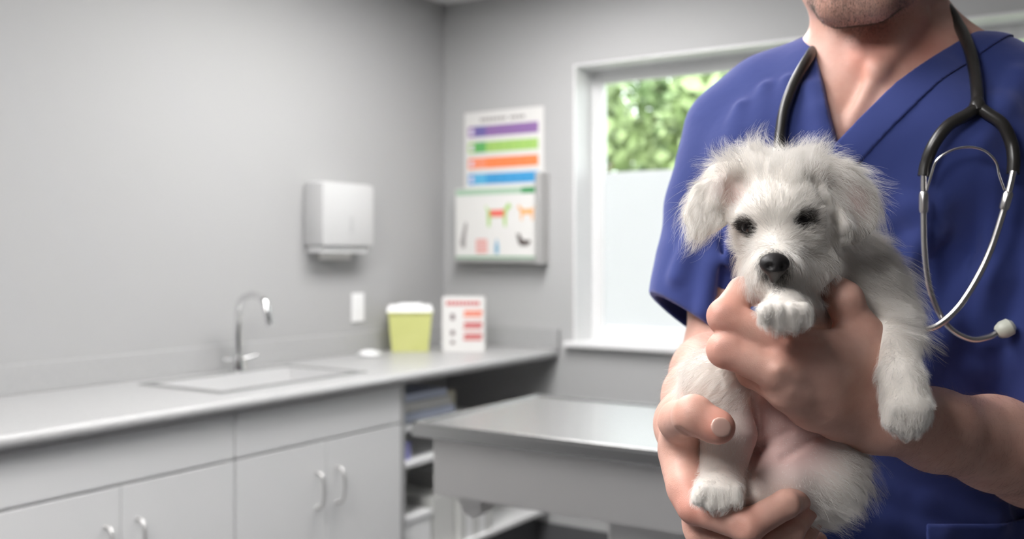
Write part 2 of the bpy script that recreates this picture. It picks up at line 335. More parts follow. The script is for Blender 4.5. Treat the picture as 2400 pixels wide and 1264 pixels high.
# animal poster resting in the rack
mats = [M_paper, mat('cow_red', srgb(225, 105, 100), .6), M_grn, mat('dog_orange', srgb(225, 165, 95), .6), M_txt, mat('cat_black', srgb(80, 70, 68), .6), mat('card_red', srgb(215, 130, 122), .6), mat('small_blue', srgb(105, 160, 190), .6), M_dg, mat('sage_print', srgb(160, 190, 165), .6)]
yy = YB-.052
b = MB(); b.box((.10, yy, 1.238), (.520, yy+.004, 1.545))
wallpatch(b, .103, 1.515, .517, 1.541, 9, yy); wallpatch(b, .445, 1.515, .517, 1.541, 8, yy-.0004); wallpatch(b, .103, 1.24, .517, 1.247, 8, yy)
def shape(poly, mi, cx, cz, s, th=.0008):
    b.mi = mi; b.prism([(cx+x*s, cz+z*s) for x, z in poly], yy-th, yy, lambda x, y, z: (x, z, y))
quad4 = [(-1,.35),(-.95,-.9),(-.75,-.9),(-.68,-.15),(.5,-.15),(.58,-.9),(.78,-.9),(.8,.1),(1.0,.5),(1.25,.55),(1.2,.8),(.95,.95),(.7,.6),(.5,.42),(-.9,.45),(-1.15,.8),(-1.2,.7)]
shape([(x*1.1, z*1.1) for x, z in quad4], 2, .325, 1.425, .05); shape([(-.8,.4),(-.8,-.15),(.65,-.2),(.65,.4)], 1, .325, 1.428, .05, .0016)
shape([(-x, z) for x, z in reversed(quad4)], 3, .47, 1.432, .036)
shape([(-.2,-1),(.15,-1),(.2,-.1),(.35,.9),(.15,1.1),(-.1,.3),(-.35,-.6)], 4, .145, 1.34, .055)
shape([(-1,.9),(-.7,-.3),(-.4,-.7),(.6,-.7),(1,-.3),(.9,.0),(.3,-.1),(-.3,.2),(-.5,.8),(-.75,.6)], 5, .455, 1.318, .036)
wallpatch(b, .212, 1.262, .268, 1.322, 6, yy)
for k in range(4): wallpatch(b, .217, 1.270+.013*k, .263, 1.275+.013*k, 0, yy-.0004)
shape([(-.3,-1),(.3,-1),(.3,.2),(.12,.6),(.12,1),(-.12,1),(-.12,.6),(-.3,.2)], 7, .32, 1.29, .032)
tag(b.build('animal_poster', mats), 'poster of small coloured animals standing in the wall rack', 'poster')
# ------------------------------------------------------------------ exam table
t = thing('exam_table', 'stainless steel examination table in front of the window', 'table', (2.0, 1.9, 0))
TX0, TX1, TY0, TY1, TH = 1.385, 2.62, 1.645, 2.155, .90
b = MB(); b.box((TX0, TY0, TH-.032), (TX1, TY1, TH-.004), .004)
for lo, hi in (((TX0, TY0, TH-.006), (TX0+.012, TY1, TH)), ((TX1-.012, TY0, TH-.006), (TX1, TY1, TH)), ((TX0, TY0, TH-.006), (TX1, TY0+.012, TH)), ((TX0, TY1-.012, TH-.006), (TX1, TY1, TH))): b.box(lo, hi, .002)
b.build('table_top', M_steel, t)
b = MB(); b.box((TX0+.035, TY0+.03, TH-.155), (TX1-.03, TY1-.03, TH-.034), .004); b.build('apron', M_steel2, t)
b = MB(); b.box((1.80, 1.74, .06), (2.20, 2.06, TH-.157), .006); b.build('pedestal', M_steel2, t)
b = MB(); b.box((1.55, 1.66, 0), (2.45, 2.14, .06), .01); b.build('base_plate', M_steel2, t)
b = MB(); b.prism([(1.43, TH-.156), (1.49, TH-.156), (1.49, TH-.20), (1.47, TH-.215), (1.445, TH-.205), (1.43, TH-.18)], 1.75, 1.80, lambda x, y, z: (x, z, y)); b.build('bracket', M_steel2, t)
# ------------------------------------------------------------------ outside
def Pw(px, py, d):
    r = (px-1200)*d/FPX; z = CAM[2]-(py-600)*d/FPX
    return np.array([CAM[0]+r*rc[0]+d*rf[0], CAM[1]+r*rc[1]+d*rf[1], z])
M_lawn = mat('lawn', srgb(132, 146, 108), .9, noise=(3, srgb(118, 134, 95)))
b = MB(); b.box((-30, YB+.6, -.25), (30, 45, -.15)); struct(b.build('ground', M_lawn), 'green lawn outside the window')
M_leaf = [mat('leaf_%d' % i, c, .55, noise=(1.2, c2)) for i, (c, c2) in enumerate(((srgb(132, 152, 104), srgb(160, 174, 124)), (srgb(96, 122, 80), srgb(128, 148, 102)), (srgb(66, 88, 60), srgb(92, 116, 80))))]
M_bark = mat('bark', srgb(110, 92, 72), .9)
def tree(px, d, h, crown_r, mi, label, n=2600, ls=.10, zc=None):
    p = Pw(px, 600, d); x0, y0 = p[0], p[1]; zb = -.15
    r2 = np.random.default_rng(int(px))
    t = thing('tree', label, 'tree', (x0, y0, zb), 'trees outside the window')
    b = MB(); b.tube([(x0, y0, zb), (x0+.05, y0, h*.35), (x0-.05, y0+.05, h*.75)], [.16, .12, .05], 10)
    for k in range(7):
        a = r2.uniform(0, 6.28); z = h*r2.uniform(.3, .6); e = crown_r*r2.uniform(.6, .9)
        b.tube([(x0, y0, z), (x0+math.cos(a)*e*.5, y0+math.sin(a)*e*.5, z+e*.35), (x0+math.cos(a)*e, y0+math.sin(a)*e, z+e*.6)], [.05, .035, .015], 6)
    b.build('trunk', M_bark, t, True)
    cl = []
    for k in range(26):
        v = r2.normal(size=3); v /= np.linalg.norm(v); v *= crown_r*r2.uniform(.35, .95)
        cl.append((np.array([x0, y0, zc or h*.62])+v*np.array([1, 1, 1.1]), crown_r*r2.uniform(.25, .42)))
    vs = []; fs = []
    for k in range(n):
        c, r = cl[r2.integers(len(cl))]; v = r2.normal(size=3); v /= np.linalg.norm(v)
        p = c+v*r*r2.uniform(.7, 1.05); u = r2.normal(size=3); u /= np.linalg.norm(u); w = np.cross(u, v+.3*r2.normal(size=3)); w /= np.linalg.norm(w)
        s = ls*r2.uniform(.6, 1.3); i = len(vs)
        vs += [tuple(p-u*s), tuple(p+w*s*.55), tuple(p+u*s), tuple(p-w*s*.55)]; fs.append((i, i+1, i+2, i+3))
    b = MB(); b.v = vs; b.f = fs; b.m = [0]*len(fs); b.build('foliage', M_leaf[mi], t)
tree(1315, 11.0, 4.4, 1.15, 0, 'light green tree at the left edge of the window view')
tree(1545, 13.5, 4.9, 1.40, 1, 'mid green tree behind the left half of the window')
tree(1790, 10.5, 3.9, 1.05, 0, 'bushy light green tree in the middle of the window view')
tree(1690, 19.0, 6.2, 1.9, 2, 'tall dark tree farther back behind the middle of the window', 3200, .14)
tree(2020, 14.0, 5.0, 1.5, 2, 'dark green tree hidden mostly behind the head of the man')
tree(2390, 11.5, 4.9, 1.35, 0, 'pale green tree behind the shoulder on the right of the photo')
tree(1180, 19.0, 6.4, 2.0, 1, 'tall tree farther back at the left edge of the window view', 3200, .14)
# ------------------------------------------------------------------ organic modelling: smooth union of rounded shapes, meshed on a fine grid
# local frame of the figures: x to the right of the viewer, y away from the viewer, z up (metres, rotated with the room view direction only)
def L(px, py, d): return np.array([(px-1200)*d/FPX, d, CAM[2]-(py-600)*d/FPX])
def nrm(v): v = np.asarray(v, float); return v/np.linalg.norm(v)
def cone(a, b, ra, rb, k=.008, n=None, f=1.0, op='u'):
    a, b = np.asarray(a, float), np.asarray(b, float); ab = b-a; L2 = max(ab@ab, 1e-12); nn = None if n is None else nrm(n)
    def fn(p):
        ap = p-a; t = np.clip(ap@ab/L2, 0, 1); q = ap-t[:, None]*ab; d2 = (q*q).sum(1)
        if nn is not None: d2 = d2+(q@nn)**2*(1/f**2-1)
        d = np.sqrt(d2)-(ra+(rb-ra)*t)
        return d*(f**.5 if nn is not None else 1)
    return (fn, k, op)
def ell(c, r, k=.01, X=None, Yv=None, op='u'):
    c = np.asarray(c, float); r = np.asarray(r, float)
    R = np.eye(3)
    if X is not None:
        X = nrm(X); Yv = np.asarray(Yv if Yv is not None else (0, 1, 0), float); Yv = nrm(Yv-X*(X@Yv)); R = np.stack([X, Yv, np.cross(X, Yv)])
    def fn(p):
        q = (p-c)@R.T; k0 = np.sqrt(((q/r)**2).sum(1)); k1 = np.sqrt(((q/r**2)**2).sum(1))+1e-9
        return k0*(k0-1)/k1
    return (fn, k, op)
def chain(pts, rs, k=.008, n=None, f=1.0, op='u'):
    return [cone(pts[i], pts[i+1], rs[i], rs[i+1], k, n, f, op) for i in range(len(pts)-1)]
def ev(prims, p, idx=None):
    D = None
    for i in (range(len(prims)) if idx is None else idx):
        fn, k, op = prims[i]; d = fn(p)
        if D is None: D = d if op == 'u' else np.full(len(p), 1.0); 
        if op == 'u':
            h = np.maximum(k-np.abs(D-d), 0)/k; D = np.minimum(D, d)-h*h*k*.25 if d is not D else D
        elif op == 's':
            h = np.maximum(k-np.abs(D+d), 0)/k; D = np.maximum(D, -d)+h*h*k*.25
        elif op == 'i':
            h = np.maximum(k-np.abs(D-d), 0)/k; D = np.maximum(D, d)+h*h*k*.25
    return D
def meshfield(prims, lo, hi, h, post=None, n=16):
    lo, hi = np.asarray(lo, float), np.asarray(hi, float)
    nb = np.ceil((hi-lo)/(h*n)).astype(int)
    I = np.stack(np.meshgrid(*[np.arange(k) for k in nb], indexing='ij'), -1).reshape(-1, 3)
    cen = lo+(I+.5)*h*n; hd = h*n*.87
    sd_ = np.stack([np.abs(fn(cen)) if False else fn(cen) for fn, k, op in prims], 1)
    ks = np.array([k for _, k, _ in prims]); ops = [o for *_, o in prims]
    Dc = ev(prims, cen)
    act = np.abs(Dc) < hd*1.9+.006
    V = []; K = []; Fq = []
    ax = np.arange(-1, n+1)
    G = np.stack(np.meshgrid(ax, ax, ax, indexing='ij'), -1).reshape(-1, 3)
    m = n+2
    span = (nb*n+4).astype(np.int64)
    for b in np.nonzero(act)[0]:
        idx = [i for i in range(len(prims)) if (sd_[b, i] < hd*1.9+ks[i]+.004) or ops[i] == 'i']
        if not any(ops[i] == 'u' for i in idx): continue
        g = G+I[b]*n; P = lo+g*h
        D = ev(prims, P, idx)
        if post is not None: D = post(P, D)
        D = D.reshape(m, m, m); sg = D < 0
        if sg.all() or not sg.any(): continue
        # cells: corner index 0..m-2
        c = m-1
        cor = [(i, j, k) for i in (0, 1) for j in (0, 1) for k in (0, 1)]
        cs = np.stack([sg[i:i+c, j:j+c, k:k+c] for i, j, k in cor], -1); mix = cs.any(-1) & ~cs.all(-1)
        ci = np.argwhere(mix)
        if not len(ci): continue
        dv = np.stack([D[ci[:, 0]+i, ci[:, 1]+j, ci[:, 2]+k] for i, j, k in cor], 1)
        acc = np.zeros((len(ci), 3)); cnt = np.zeros(len(ci))
        for a_ in range(8):
            for b_ in range(a_+1, 8):
                ca, cb = np.array(cor[a_]), np.array(cor[b_])
                if np.abs(ca-cb).sum() != 1: continue
                da, db = dv[:, a_], dv[:, b_]; x = (da < 0) != (db < 0)
                t = np.where(x, da/np.where(da-db == 0, 1, da-db), 0)
                acc += np.where(x[:, None], ca+t[:, None]*(cb-ca), 0); cnt += x
        gi = ci+I[b]*n-1
        V.append(lo+(gi+acc/cnt[:, None])*h)
        key = ((gi[:, 0]+2)*span[1]+(gi[:, 1]+2))*span[2]+(gi[:, 2]+2); K.append(key)
        for axis in range(3):
            o1, o2 = [(1, 2), (2, 0), (0, 1)][axis]
            s0 = sg[1:m-1, 1:m-1, 1:m-1]; sl = [slice(1, m-1)]*3; sl[axis] = slice(2, m); s1 = sg[tuple(sl)]
            e = np.argwhere(s0 != s1)
            if not len(e): continue
            fl = s0[e[:, 0], e[:, 1], e[:, 2]]
            ge = e+I[b]*n                 # global corner index
            e1 = np.zeros(3, int); e1[o1] = 1; e2 = np.zeros(3, int); e2[o2] = 1
            q = [ge-e1-e2, ge-e2, ge, ge-e1]
            kk = np.stack([((c_[:, 0]+2)*span[1]+(c_[:, 1]+2))*span[2]+(c_[:, 2]+2) for c_ in q], 1)
            kk[~fl] = kk[~fl][:, ::-1]
            Fq.append(kk)
    V = np.concatenate(V); K = np.concatenate(K); Fq = np.concatenate(Fq)
    uk, first = np.unique(K, return_index=True); V = V[first]
    pos = np.searchsorted(uk, Fq); pos = np.clip(pos, 0, len(uk)-1); ok = (uk[pos] == Fq).all(1)
    return V, pos[ok]
def grad(prims, P, e=.0008):
    g = np.stack([ev(prims, P+np.eye(3)[i]*e)-ev(prims, P-np.eye(3)[i]*e) for i in range(3)], 1)
    return g/(np.linalg.norm(g, axis=1)[:, None]+1e-12)
def figroot(name, label, cat, base, group=None):
    o = bpy.data.objects.new(name, None); COL.objects.link(o)
    o['b'] = [float(c) for c in base]
    o.location = (CAM[0]+base[0]*rc[0]+base[1]*rf[0], CAM[1]+base[0]*rc[1]+base[1]*rf[1], base[2]); o.rotation_euler = (0, 0, YAW)
    return tag(o, label, cat, group)
def fmesh(name, V, F, m, root, mi=None, parent=None, attrs=None):
    me = bpy.data.meshes.new(name); b = np.array(root['b'][:])
    V = np.asarray(V)-b; F = np.asarray(F, np.int32)
    me.vertices.add(len(V)); me.vertices.foreach_set('co', V.astype(np.float32).ravel())
    k = F.shape[1]; me.loops.add(F.size); me.loops.foreach_set('vertex_index', F.ravel())
    me.polygons.add(len(F)); me.polygons.foreach_set('loop_start', np.arange(0, F.size, k, dtype=np.int32)); me.polygons.foreach_set('loop_total', np.full(len(F), k, np.int32))
    me.polygons.foreach_set('use_smooth', np.ones(len(F), bool))
    for a_ in (m if isinstance(m, (list, tuple)) else [m]): me.materials.append(a_)
    if mi is not None: me.polygons.foreach_set('material_index', np.asarray(mi, np.int32))
    for nm, val in (attrs or {}).items():
        at = me.attributes.new(nm, 'FLOAT', 'POINT'); at.data.foreach_set('value', np.asarray(val, np.float32))
    me.update(); me.validate()
    o = bpy.data.objects.new(name, me); COL.objects.link(o); o.parent = parent or root
    return o
def fbuild(b, name, m, root, parent=None, smooth=True):     # MB in figure coordinates
    bb = root['b'][:]; b.v = [(p[0]-bb[0], p[1]-bb[1], p[2]-bb[2]) for p in b.v]
    o = b.build(name, m, None, smooth); o.parent = parent or root; return o
def sample(V, F, n, mask=None, r=rng):
    a_, b_, c_, d_ = V[F[:, 0]], V[F[:, 1]], V[F[:, 2]], V[F[:, 3]]
    ar = np.linalg.norm(np.cross(c_-a_, d_-b_), axis=1)*.5; cen = (a_+b_+c_+d_)/4
    w = ar*(1 if mask is None else mask(cen)); w = w/w.sum()
    i = r.choice(len(F), n, p=w); u, v = r.random(n)[:, None], r.random(n)[:, None]
    P = (1-u)*(1-v)*a_[i]+u*(1-v)*b_[i]+u*v*c_[i]+(1-u)*v*d_[i]
    return P
def hair(name, strands, rad, m, root, parent=None):          # strands: N,K,3 ; rad: N
    N, K, _ = strands.shape; hc = bpy.data.hair_curves.new(name); hc.add_curves([K]*N)
    P = (strands-np.array(root['b'][:])).astype(np.float32).reshape(-1)
    hc.position_data.foreach_set('vector', P)
    t = np.linspace(1, .15, K)[None, :]*np.asarray(rad).reshape(-1, 1)
    at = hc.attributes.get('radius') or hc.attributes.new('radius', 'FLOAT', 'POINT'); at.data.foreach_set('value', t.astype(np.float32).ravel())
    hc.materials.append(m)
    o = bpy.data.objects.new(name, hc); COL.objects.link(o); o.parent = parent or root; return o
def surf(prims, px, py, d0=.75, d1=1.3, post=None):       # first point of a field along the direction of view
    u = L(px, py, 1.0)-np.array([0, 0, CAM[2]]); ds = np.arange(d0, d1, .002); P = np.array([0, 0, CAM[2]])+u*ds[:, None]
    D = ev(prims, P); D = post(P, D) if post else D; i = np.argmax(D < 0)
    return None if D[i] >= 0 else P[i]
# ------------------------------------------------------------------ the man
PHI = math.radians(28); TC = (.387, 1.10)
TA = np.array([math.cos(PHI), -math.sin(PHI), 0]); TF = np.array([-math.sin(PHI), -math.cos(PHI), 0]); TO = np.array([TC[0], TC[1], 0])
def T(a, f, z): return TO + TA*a + TF*f + np.array([0, 0, z])
def skinmat():
    m = mat('skin', srgb(206, 166, 148), .48, spec=.35, Subsurface_Weight=.12, Subsurface_Radius=(.012, .005, .003), Subsurface_Scale=.6)
    nt = m.node_tree; b = nt.nodes['Principled BSDF']; tc = nt.nodes.new('ShaderNodeTexCoord')
    n = nt.nodes.new('ShaderNodeTexNoise'); n.inputs['Scale'].default_value = 34; n.inputs['Detail'].default_value = 5; n.inputs['Roughness'].default_value = .6
    r = nt.nodes.new('ShaderNodeValToRGB'); e = r.color_ramp.elements
    e[0].position = .3; e[0].color = (*srgb(198, 152, 136), 1); e[1].position = .7; e[1].color = (*srgb(212, 170, 155), 1)
    a = nt.nodes.new('ShaderNodeAttribute'); a.attribute_name = 'red'
    mx = nt.nodes.new('ShaderNodeMix'); mx.data_type = 'RGBA'; mx.inputs['B'].default_value = (*srgb(208, 134, 118), 1)
    nt.links.new(tc.outputs['Object'], n.inputs['Vector']); nt.links.new(n.outputs[0], r.inputs[0]); nt.links.new(r.outputs[0], mx.inputs['A']); nt.links.new(a.outputs['Fac'], mx.inputs['Factor']); nt.links.new(mx.outputs['Result'], b.inputs['Base Color'])
    # fine skin relief: pores and creases
    v = nt.nodes.new('ShaderNodeTexVoronoi'); v.inputs['Scale'].default_value = 700; v.feature = 'DISTANCE_TO_EDGE'
    n2 = nt.nodes.new('ShaderNodeTexNoise'); n2.inputs['Scale'].default_value = 160; n2.inputs['Detail'].default_value = 6
    ad = nt.nodes.new('ShaderNodeMath'); ad.operation = 'MULTIPLY_ADD'; ad.inputs[1].default_value = .5
    bp = nt.nodes.new('ShaderNodeBump'); bp.inputs['Strength'].default_value = .35; bp.inputs['Distance'].default_value = .0008
    nt.links.new(tc.outputs['Object'], v.inputs['Vector']); nt.links.new(tc.outputs['Object'], n2.inputs['Vector'])
    nt.links.new(v.outputs[0], ad.inputs[0]); nt.links.new(n2.outputs[0], ad.inputs[2]); nt.links.new(ad.outputs[0], bp.inputs['Height']); nt.links.new(bp.outputs[0], b.inputs['Normal'])
    return m
def clothmat(name, c1, c2):
    m = mat(name, c1, .8, spec=.2, Sheen_Weight=.6, Sheen_Roughness=.5, Sheen_Tint=(.55, .57, 1.0, 1), noise=(5, c2, 3))
    nt = m.node_tree; b = nt.nodes['Principled BSDF']; tc = nt.nodes.new('ShaderNodeTexCoord')
    ws = []
    for k, rot in enumerate(((0, 0, 0), (0, 1.5708, 0))):
        mp = nt.nodes.new('ShaderNodeMapping'); mp.inputs['Rotation'].default_value = rot
        w = nt.nodes.new('ShaderNodeTexWave'); w.inputs['Scale'].default_value = 420; w.bands_direction = 'Z'
        nt.links.new(tc.outputs['Object'], mp.inputs[0]); nt.links.new(mp.outputs[0], w.inputs[0]); ws.append(w)
    ad = nt.nodes.new('ShaderNodeMath'); nt.links.new(ws[0].outputs[1], ad.inputs[0]); nt.links.new(ws[1].outputs[1], ad.inputs[1])
    n = nt.nodes.new('ShaderNodeTexNoise'); n.inputs['Scale'].default_value = 22; n.inputs['Detail'].default_value = 3; nt.links.new(tc.outputs['Object'], n.inputs[0])
    b1 = nt.nodes.new('ShaderNodeBump'); b1.inputs['Strength'].default_value = .12; b1.inputs['Distance'].default_value = .0004
    b2 = nt.nodes.new('ShaderNodeBump'); b2.inputs['Strength'].default_value = .25; b2.inputs['Distance'].default_value = .006
    nt.links.new(ad.outputs[0], b1.inputs['Height']); nt.links.new(n.outputs[0], b2.inputs['Height']); nt.links.new(b2.outputs[0], b1.inputs['Normal']); nt.links.new(b1.outputs[0], b.inputs['Normal'])
    return m
M_skin = skinmat(); M_cloth = clothmat('blue_scrub_cloth', srgb(42, 55, 112), srgb(49, 62, 121))
M_nail = mat('fingernail', srgb(214, 174, 160), .3, spec=.6)
man = figroot('person', 'man in dark blue V-neck scrubs holding a white puppy in both hands', 'person', (T(0, 0, 0)[0], T(0, 0, 0)[1], 0))
# --- head (mostly above the frame): faces down towards the puppy, chin at the top edge of the photograph
HF = nrm((-.52, -.83, -.10)); HS = nrm(np.cross(HF, (0, 0, 1))); HS = -HS if HS[0] < 0 else HS; HU = nrm(np.cross(HS, HF)); HU = -HU if HU[2] < 0 else HU
CHIN = L(2000, 32, .985)
HC = CHIN - HF*.082 + HU*.105
def Hd(s, f, u): return HC + HS*s + HF*f + HU*u
skin = []
skin += [ell(Hd(0, -.012, .035), (.076, .094, .088), .02, HS, HF)]
skin += [cone(Hd(-.052, .0, -.060), Hd(-.018, .068, -.093), .019, .0165, .03), cone(Hd(.052, .0, -.060), Hd(.018, .068, -.093), .019, .0165, .03), cone(Hd(-.018, .068, -.093), Hd(.018, .068, -.093), .0165, .0165, .02)]
skin += [ell(Hd(0, .045, -.045), (.050, .040, .048), .03, HS, HF), ell(Hd(0, .02, -.06), (.052, .045, .030), .03, HS, HF)]
skin += [cone(Hd(0, .082, .015), Hd(0, .100, -.022), .008, .0125, .012), cone(Hd(-.012, .088, -.026), Hd(.012, .088, -.026), .008, .008, .008)]   # nose
skin += [cone(Hd(-.05, .060, .030), Hd(.05, .060, .030), .012, .012, .02)]                          # brow
skin += [cone(Hd(-.018, .082, -.052), Hd(.018, .082, -.052), .006, .006, .008), cone(Hd(-.015, .081, -.064), Hd(.015, .081, -.064), .007, .007, .008)]   # lips
skin += [ell(Hd(s*.031, .084, .010), (.0165, .012, .010), .012, op='s') for s in (-1, 1)] + [ell(Hd(s*.031, .078, .008), (.0125, .012, .0042), .004, op='s') for s in (-1, 1)]
skin += [cone(Hd(s*.076, -.008, .020), Hd(s*.078, -.004, -.022), .014, .008, .006, HS, .45) for s in (-1, 1)]
# --- neck and shoulders
NB, NT_ = L(2072, 215, 1.080), Hd(0, -.045, -.03)
skin += [cone(NB, NT_, .061, .057, .02)]
skin += [cone(T(-.01, .055, 1.405), Hd(-.055, -.02, -.035), .011, .016, .03), cone(T(.012, .074, 1.408), Hd(.058, -.02, -.035), .0125, .018, .012)]
skin += [ell(L(2040, 120, 1.03), (.012, .010, .02), .02)]                                           # larynx
skin += [cone(T(.14, -.01, 1.425), T(.03, -.03, 1.50), .038, .048, .04)]
skin += [cone(T(-.015, .070, 1.402), T(-.13, .03, 1.425), .011, .012, .02), cone(T(.020, .078, 1.405), T(.13, .03, 1.435), .011, .012, .02)]
skin += [cone(T(0, -.005, 1.36), T(0, 0, 1.0), .150, .145, .03, TF, .60), cone(T(-.08, .012, 1.352), T(.08, .012, 1.352), .083, .083, .03), ell(T(0, 0, .93), (.155, .10, .12), .03, TA, TF)]
hs = surf(skin, 2003, 212); skin += [ell(hs+np.array([0, -.004, 0]), (.013, .010, .019), .020, op='s')]
skin += [cone(surf(skin, 1992, 300)+np.array([0, .003, 0]), surf(skin, 2058, 165)+np.array([0, .001, 0]), .0060, .0075, .010), cone(surf(skin, 2058, 165)+np.array([0, .001, 0]), surf(skin, 2150, 40)+np.array([0, .004, 0]), .0075, .0105, .012)]                                 # hollow above the breastbone
# --- his right arm (left in the photograph)
SR = T(-.150, .01, 1.395); ER = L(1693, 850, 1.10)
skin += [cone(T(-.11, 0, 1.395), SR, .044, .038, .03), cone(SR, ER, .038, .040, .03)]
skin += chain([ER, L(1672, 884, 1.02), L(1646, 935, .935), L(1622, 990, .865)], [.041, .041, .034, .0275], .02)
def hand(W_, mcps, pips, dips, tips, rm, rf_, extra=()):
    out = []
    n = len(mcps)
    for i in range(n):
        out.append(cone(W_[i], mcps[i], rm*1.12, rf_[i]*1.06, .012))
    for i in range(n-1):
        out.append(cone(W_[i]*.5+mcps[i]*.5, W_[i+1]*.5+mcps[i+1]*.5, rm*.85, rm*.85, .014))
        out.append(cone(mcps[i]*.9+W_[i]*.1, mcps[i+1]*.9+W_[i+1]*.1, rm*.68, rm*.68, .012))
    for i in range(n):
        k = .0028; r = rf_[i]
        out.append(cone(mcps[i], pips[i], r*1.04, r*.98, k)); out.append(ell(pips[i], (r*1.07,)*3, k))
        out.append(cone(pips[i], dips[i], r*.98, r*.88, k)); out.append(cone(dips[i], tips[i], r*.88, r*.80, k))
    return out
def creases(pp, axis, r, depth=.0010, off=(-.0022, 0, .0022)):   # small grooves across a knuckle
    o = []
    for t_ in off:
        c = pp + nrm(axis)*t_; o.append(c)
    return o
rh_m = [L(1628, 1190, .775), L(1650, 1255, .797), L(1680, 1305, .823), L(1712, 1350, .855)]
rh_p = [L(1750, 1234, .750), L(1768, 1288, .766), L(1790, 1330, .800), L(1802, 1370, .840)]
rh_d = [L(1842, 1182, .757), L(1852, 1242, .772), L(1872, 1275, .812), L(1870, 1325, .850)]
rh_t = [L(1876, 1168, .785), L(1893, 1188, .800), L(1922, 1180, .838), L(1918, 1268, .870)]
rh_w = [L(1612, 1015, .850), L(1625, 1030, .862), L(1640, 1045, .874), L(1652, 1060, .885)]
skin += [ell(L(1622, 1000, .858), (.030, .026, .028), .02)]
skin += hand(rh_w, rh_m, rh_p, rh_d, rh_t, .0165, [.0122, .0125, .0118, .0100])
skin += [cone(L(1592, 1065, .812), L(1606, 1135, .79), .0165, .0150, .012)]                           # first web
skin += [cone(L(1612, 1030, .835), L(1592, 990, .785), .020, .0150, .016), cone(L(1588, 985, .785), L(1626, 974, .748), .0150, .0142, .006), ell(L(1626, 976, .748), (.0155, .0148, .0155), .004), cone(L(1626, 976, .748), L(1686, 1003, .738), .0148, .0112, .004), ell(L(1676, 999, .740), (.0132, .0108, .0128), .005)]
# --- his left arm (right in the photograph)
SL = T(.158, .01, 1.395); EL = L(2505, 1090, .96)
skin += [cone(T(.11, 0, 1.405), SL, .046, .042, .03), cone(SL, EL, .044, .040, .03)]
skin += chain([EL, L(2420, 1070, .92), L(2330, 1040, .875), L(2190, 1008, .825), L(2080, 975, .795)], [.043, .0450, .0395, .0320, .0290], .015)
lh_m = [L(1842, 808, .745), L(1812, 868, .740), L(1838, 918, .748), L(1886, 962, .764)]
lh_p = [L(1700, 742, .752), L(1700, 820, .748), L(1764, 872, .772), L(1822, 925, .798)]
lh_d = [L(1740, 684, .768), L(1708, 800, .785), L(1745, 850, .805), L(1800, 905, .822)]
lh_t = [L(1800, 688, .778), L(1745, 785, .805), L(1770, 840, .825), L(1815, 890, .838)]
lh_w = [L(2030, 905, .786), L(2028, 938, .784), L(2030, 970, .788), L(2034, 1000, .797)]
skin += [ell(L(2050, 955, .794), (.034, .024, .030), .02)]
skin += hand(lh_w, lh_m, lh_p, lh_d, lh_t, .0155, [.0130, .0132, .0120, .0105])
skin += [cone(L(2030, 905, .79), L(2020, 790, .79), .018, .0160, .018), cone(L(2020, 790, .79), L(1978, 702, .785), .0158, .0130, .01), ell(L(1978, 704, .785), (.0138,)*3, .006), cone(L(1978, 702, .785), L(1925, 652, .795), .0130, .0105, .006)]
skin += [cone(L(1905, 822, .756), L(2005, 818, .785), .0125, .0125, .022), cone(L(1930, 850, .757), L(2015, 860, .785), .013, .013, .02)]
# tendons on the back of that hand
skin += [cone(lh_w[i]*.8+lh_m[i]*.2+np.array([0, -.0125, .003]), lh_m[i]+np.array([0, -.0125, .002]), .0022, .0028, .006) for i in range(4)]
gro = []
def knuckle(p, q, r, prims, tw=0):
    ax = nrm(q-p)
    for t_ in (-.004, -.0012, .0018, .0045):
        c = p+ax*t_; s_ = nrm(np.cross(ax, (0, -1, 0))); f_ = nrm(np.cross(s_, ax)); f_ = f_ if f_[1] < 0 else -f_
        prims.append(cone(c+f_*r*1.10-s_*r*.5, c+f_*r*1.10+s_*r*.5, .0011, .0011, .0022, op='s'))
for a_, b_, r in ((lh_p[0], lh_m[0], .0130), (lh_p[1], lh_m[1], .0132), (rh_p[0], rh_m[0], .0122), (rh_d[0], rh_p[0], .0112), (rh_p[1], rh_m[1], .0125), (rh_d[1], rh_p[1], .0112), (L(1630, 976, .748), L(1592, 988, .785), .0135)): knuckle(a_, b_, r, skin)
handprims = skin[:]
def skinpost(P, D): return D
SV, SF = meshfield(skin, (.05, .68, .78), (.72, 1.30, 1.80), .0020)
redc = [(lh_p[0], .016), (lh_p[1], .014), (lh_m[0], .016), (rh_t[0], .014), (rh_t[1], .014), (rh_t[2], .016), (rh_p[0], .012), (L(1682, 1002, .738), .016), (lh_t[0], .02), (rh_m[0], .02), (L(2040, 120, 1.03), .03), (L(2150, 120, 1.03), .03)]
red = np.zeros(len(SV))
for c, s_ in redc: red = np.maximum(red, .75*np.exp(-((SV-c)**2).sum(1)/s_**2))
body = fmesh('body', SV, SF, M_skin, man, attrs={'red': red}); body['label'] = 'bare skin of neck, forearms and hands'
# thumbnail and finger nails that show
def nail(c, n, ax, w, l):
    n = nrm(n); ax = nrm(ax); V, F = meshfield([ell(c, (l, w, .0016), .002, ax, np.cross(n, ax))], np.array(c)-.014, np.array(c)+.014, .0008); fmesh('fingernail', V, F, M_nail, man, parent=body)
nail(L(1690, 1002, .7268), (.30, -1, .06), (.9, .14, -.42), .0072, .0082)
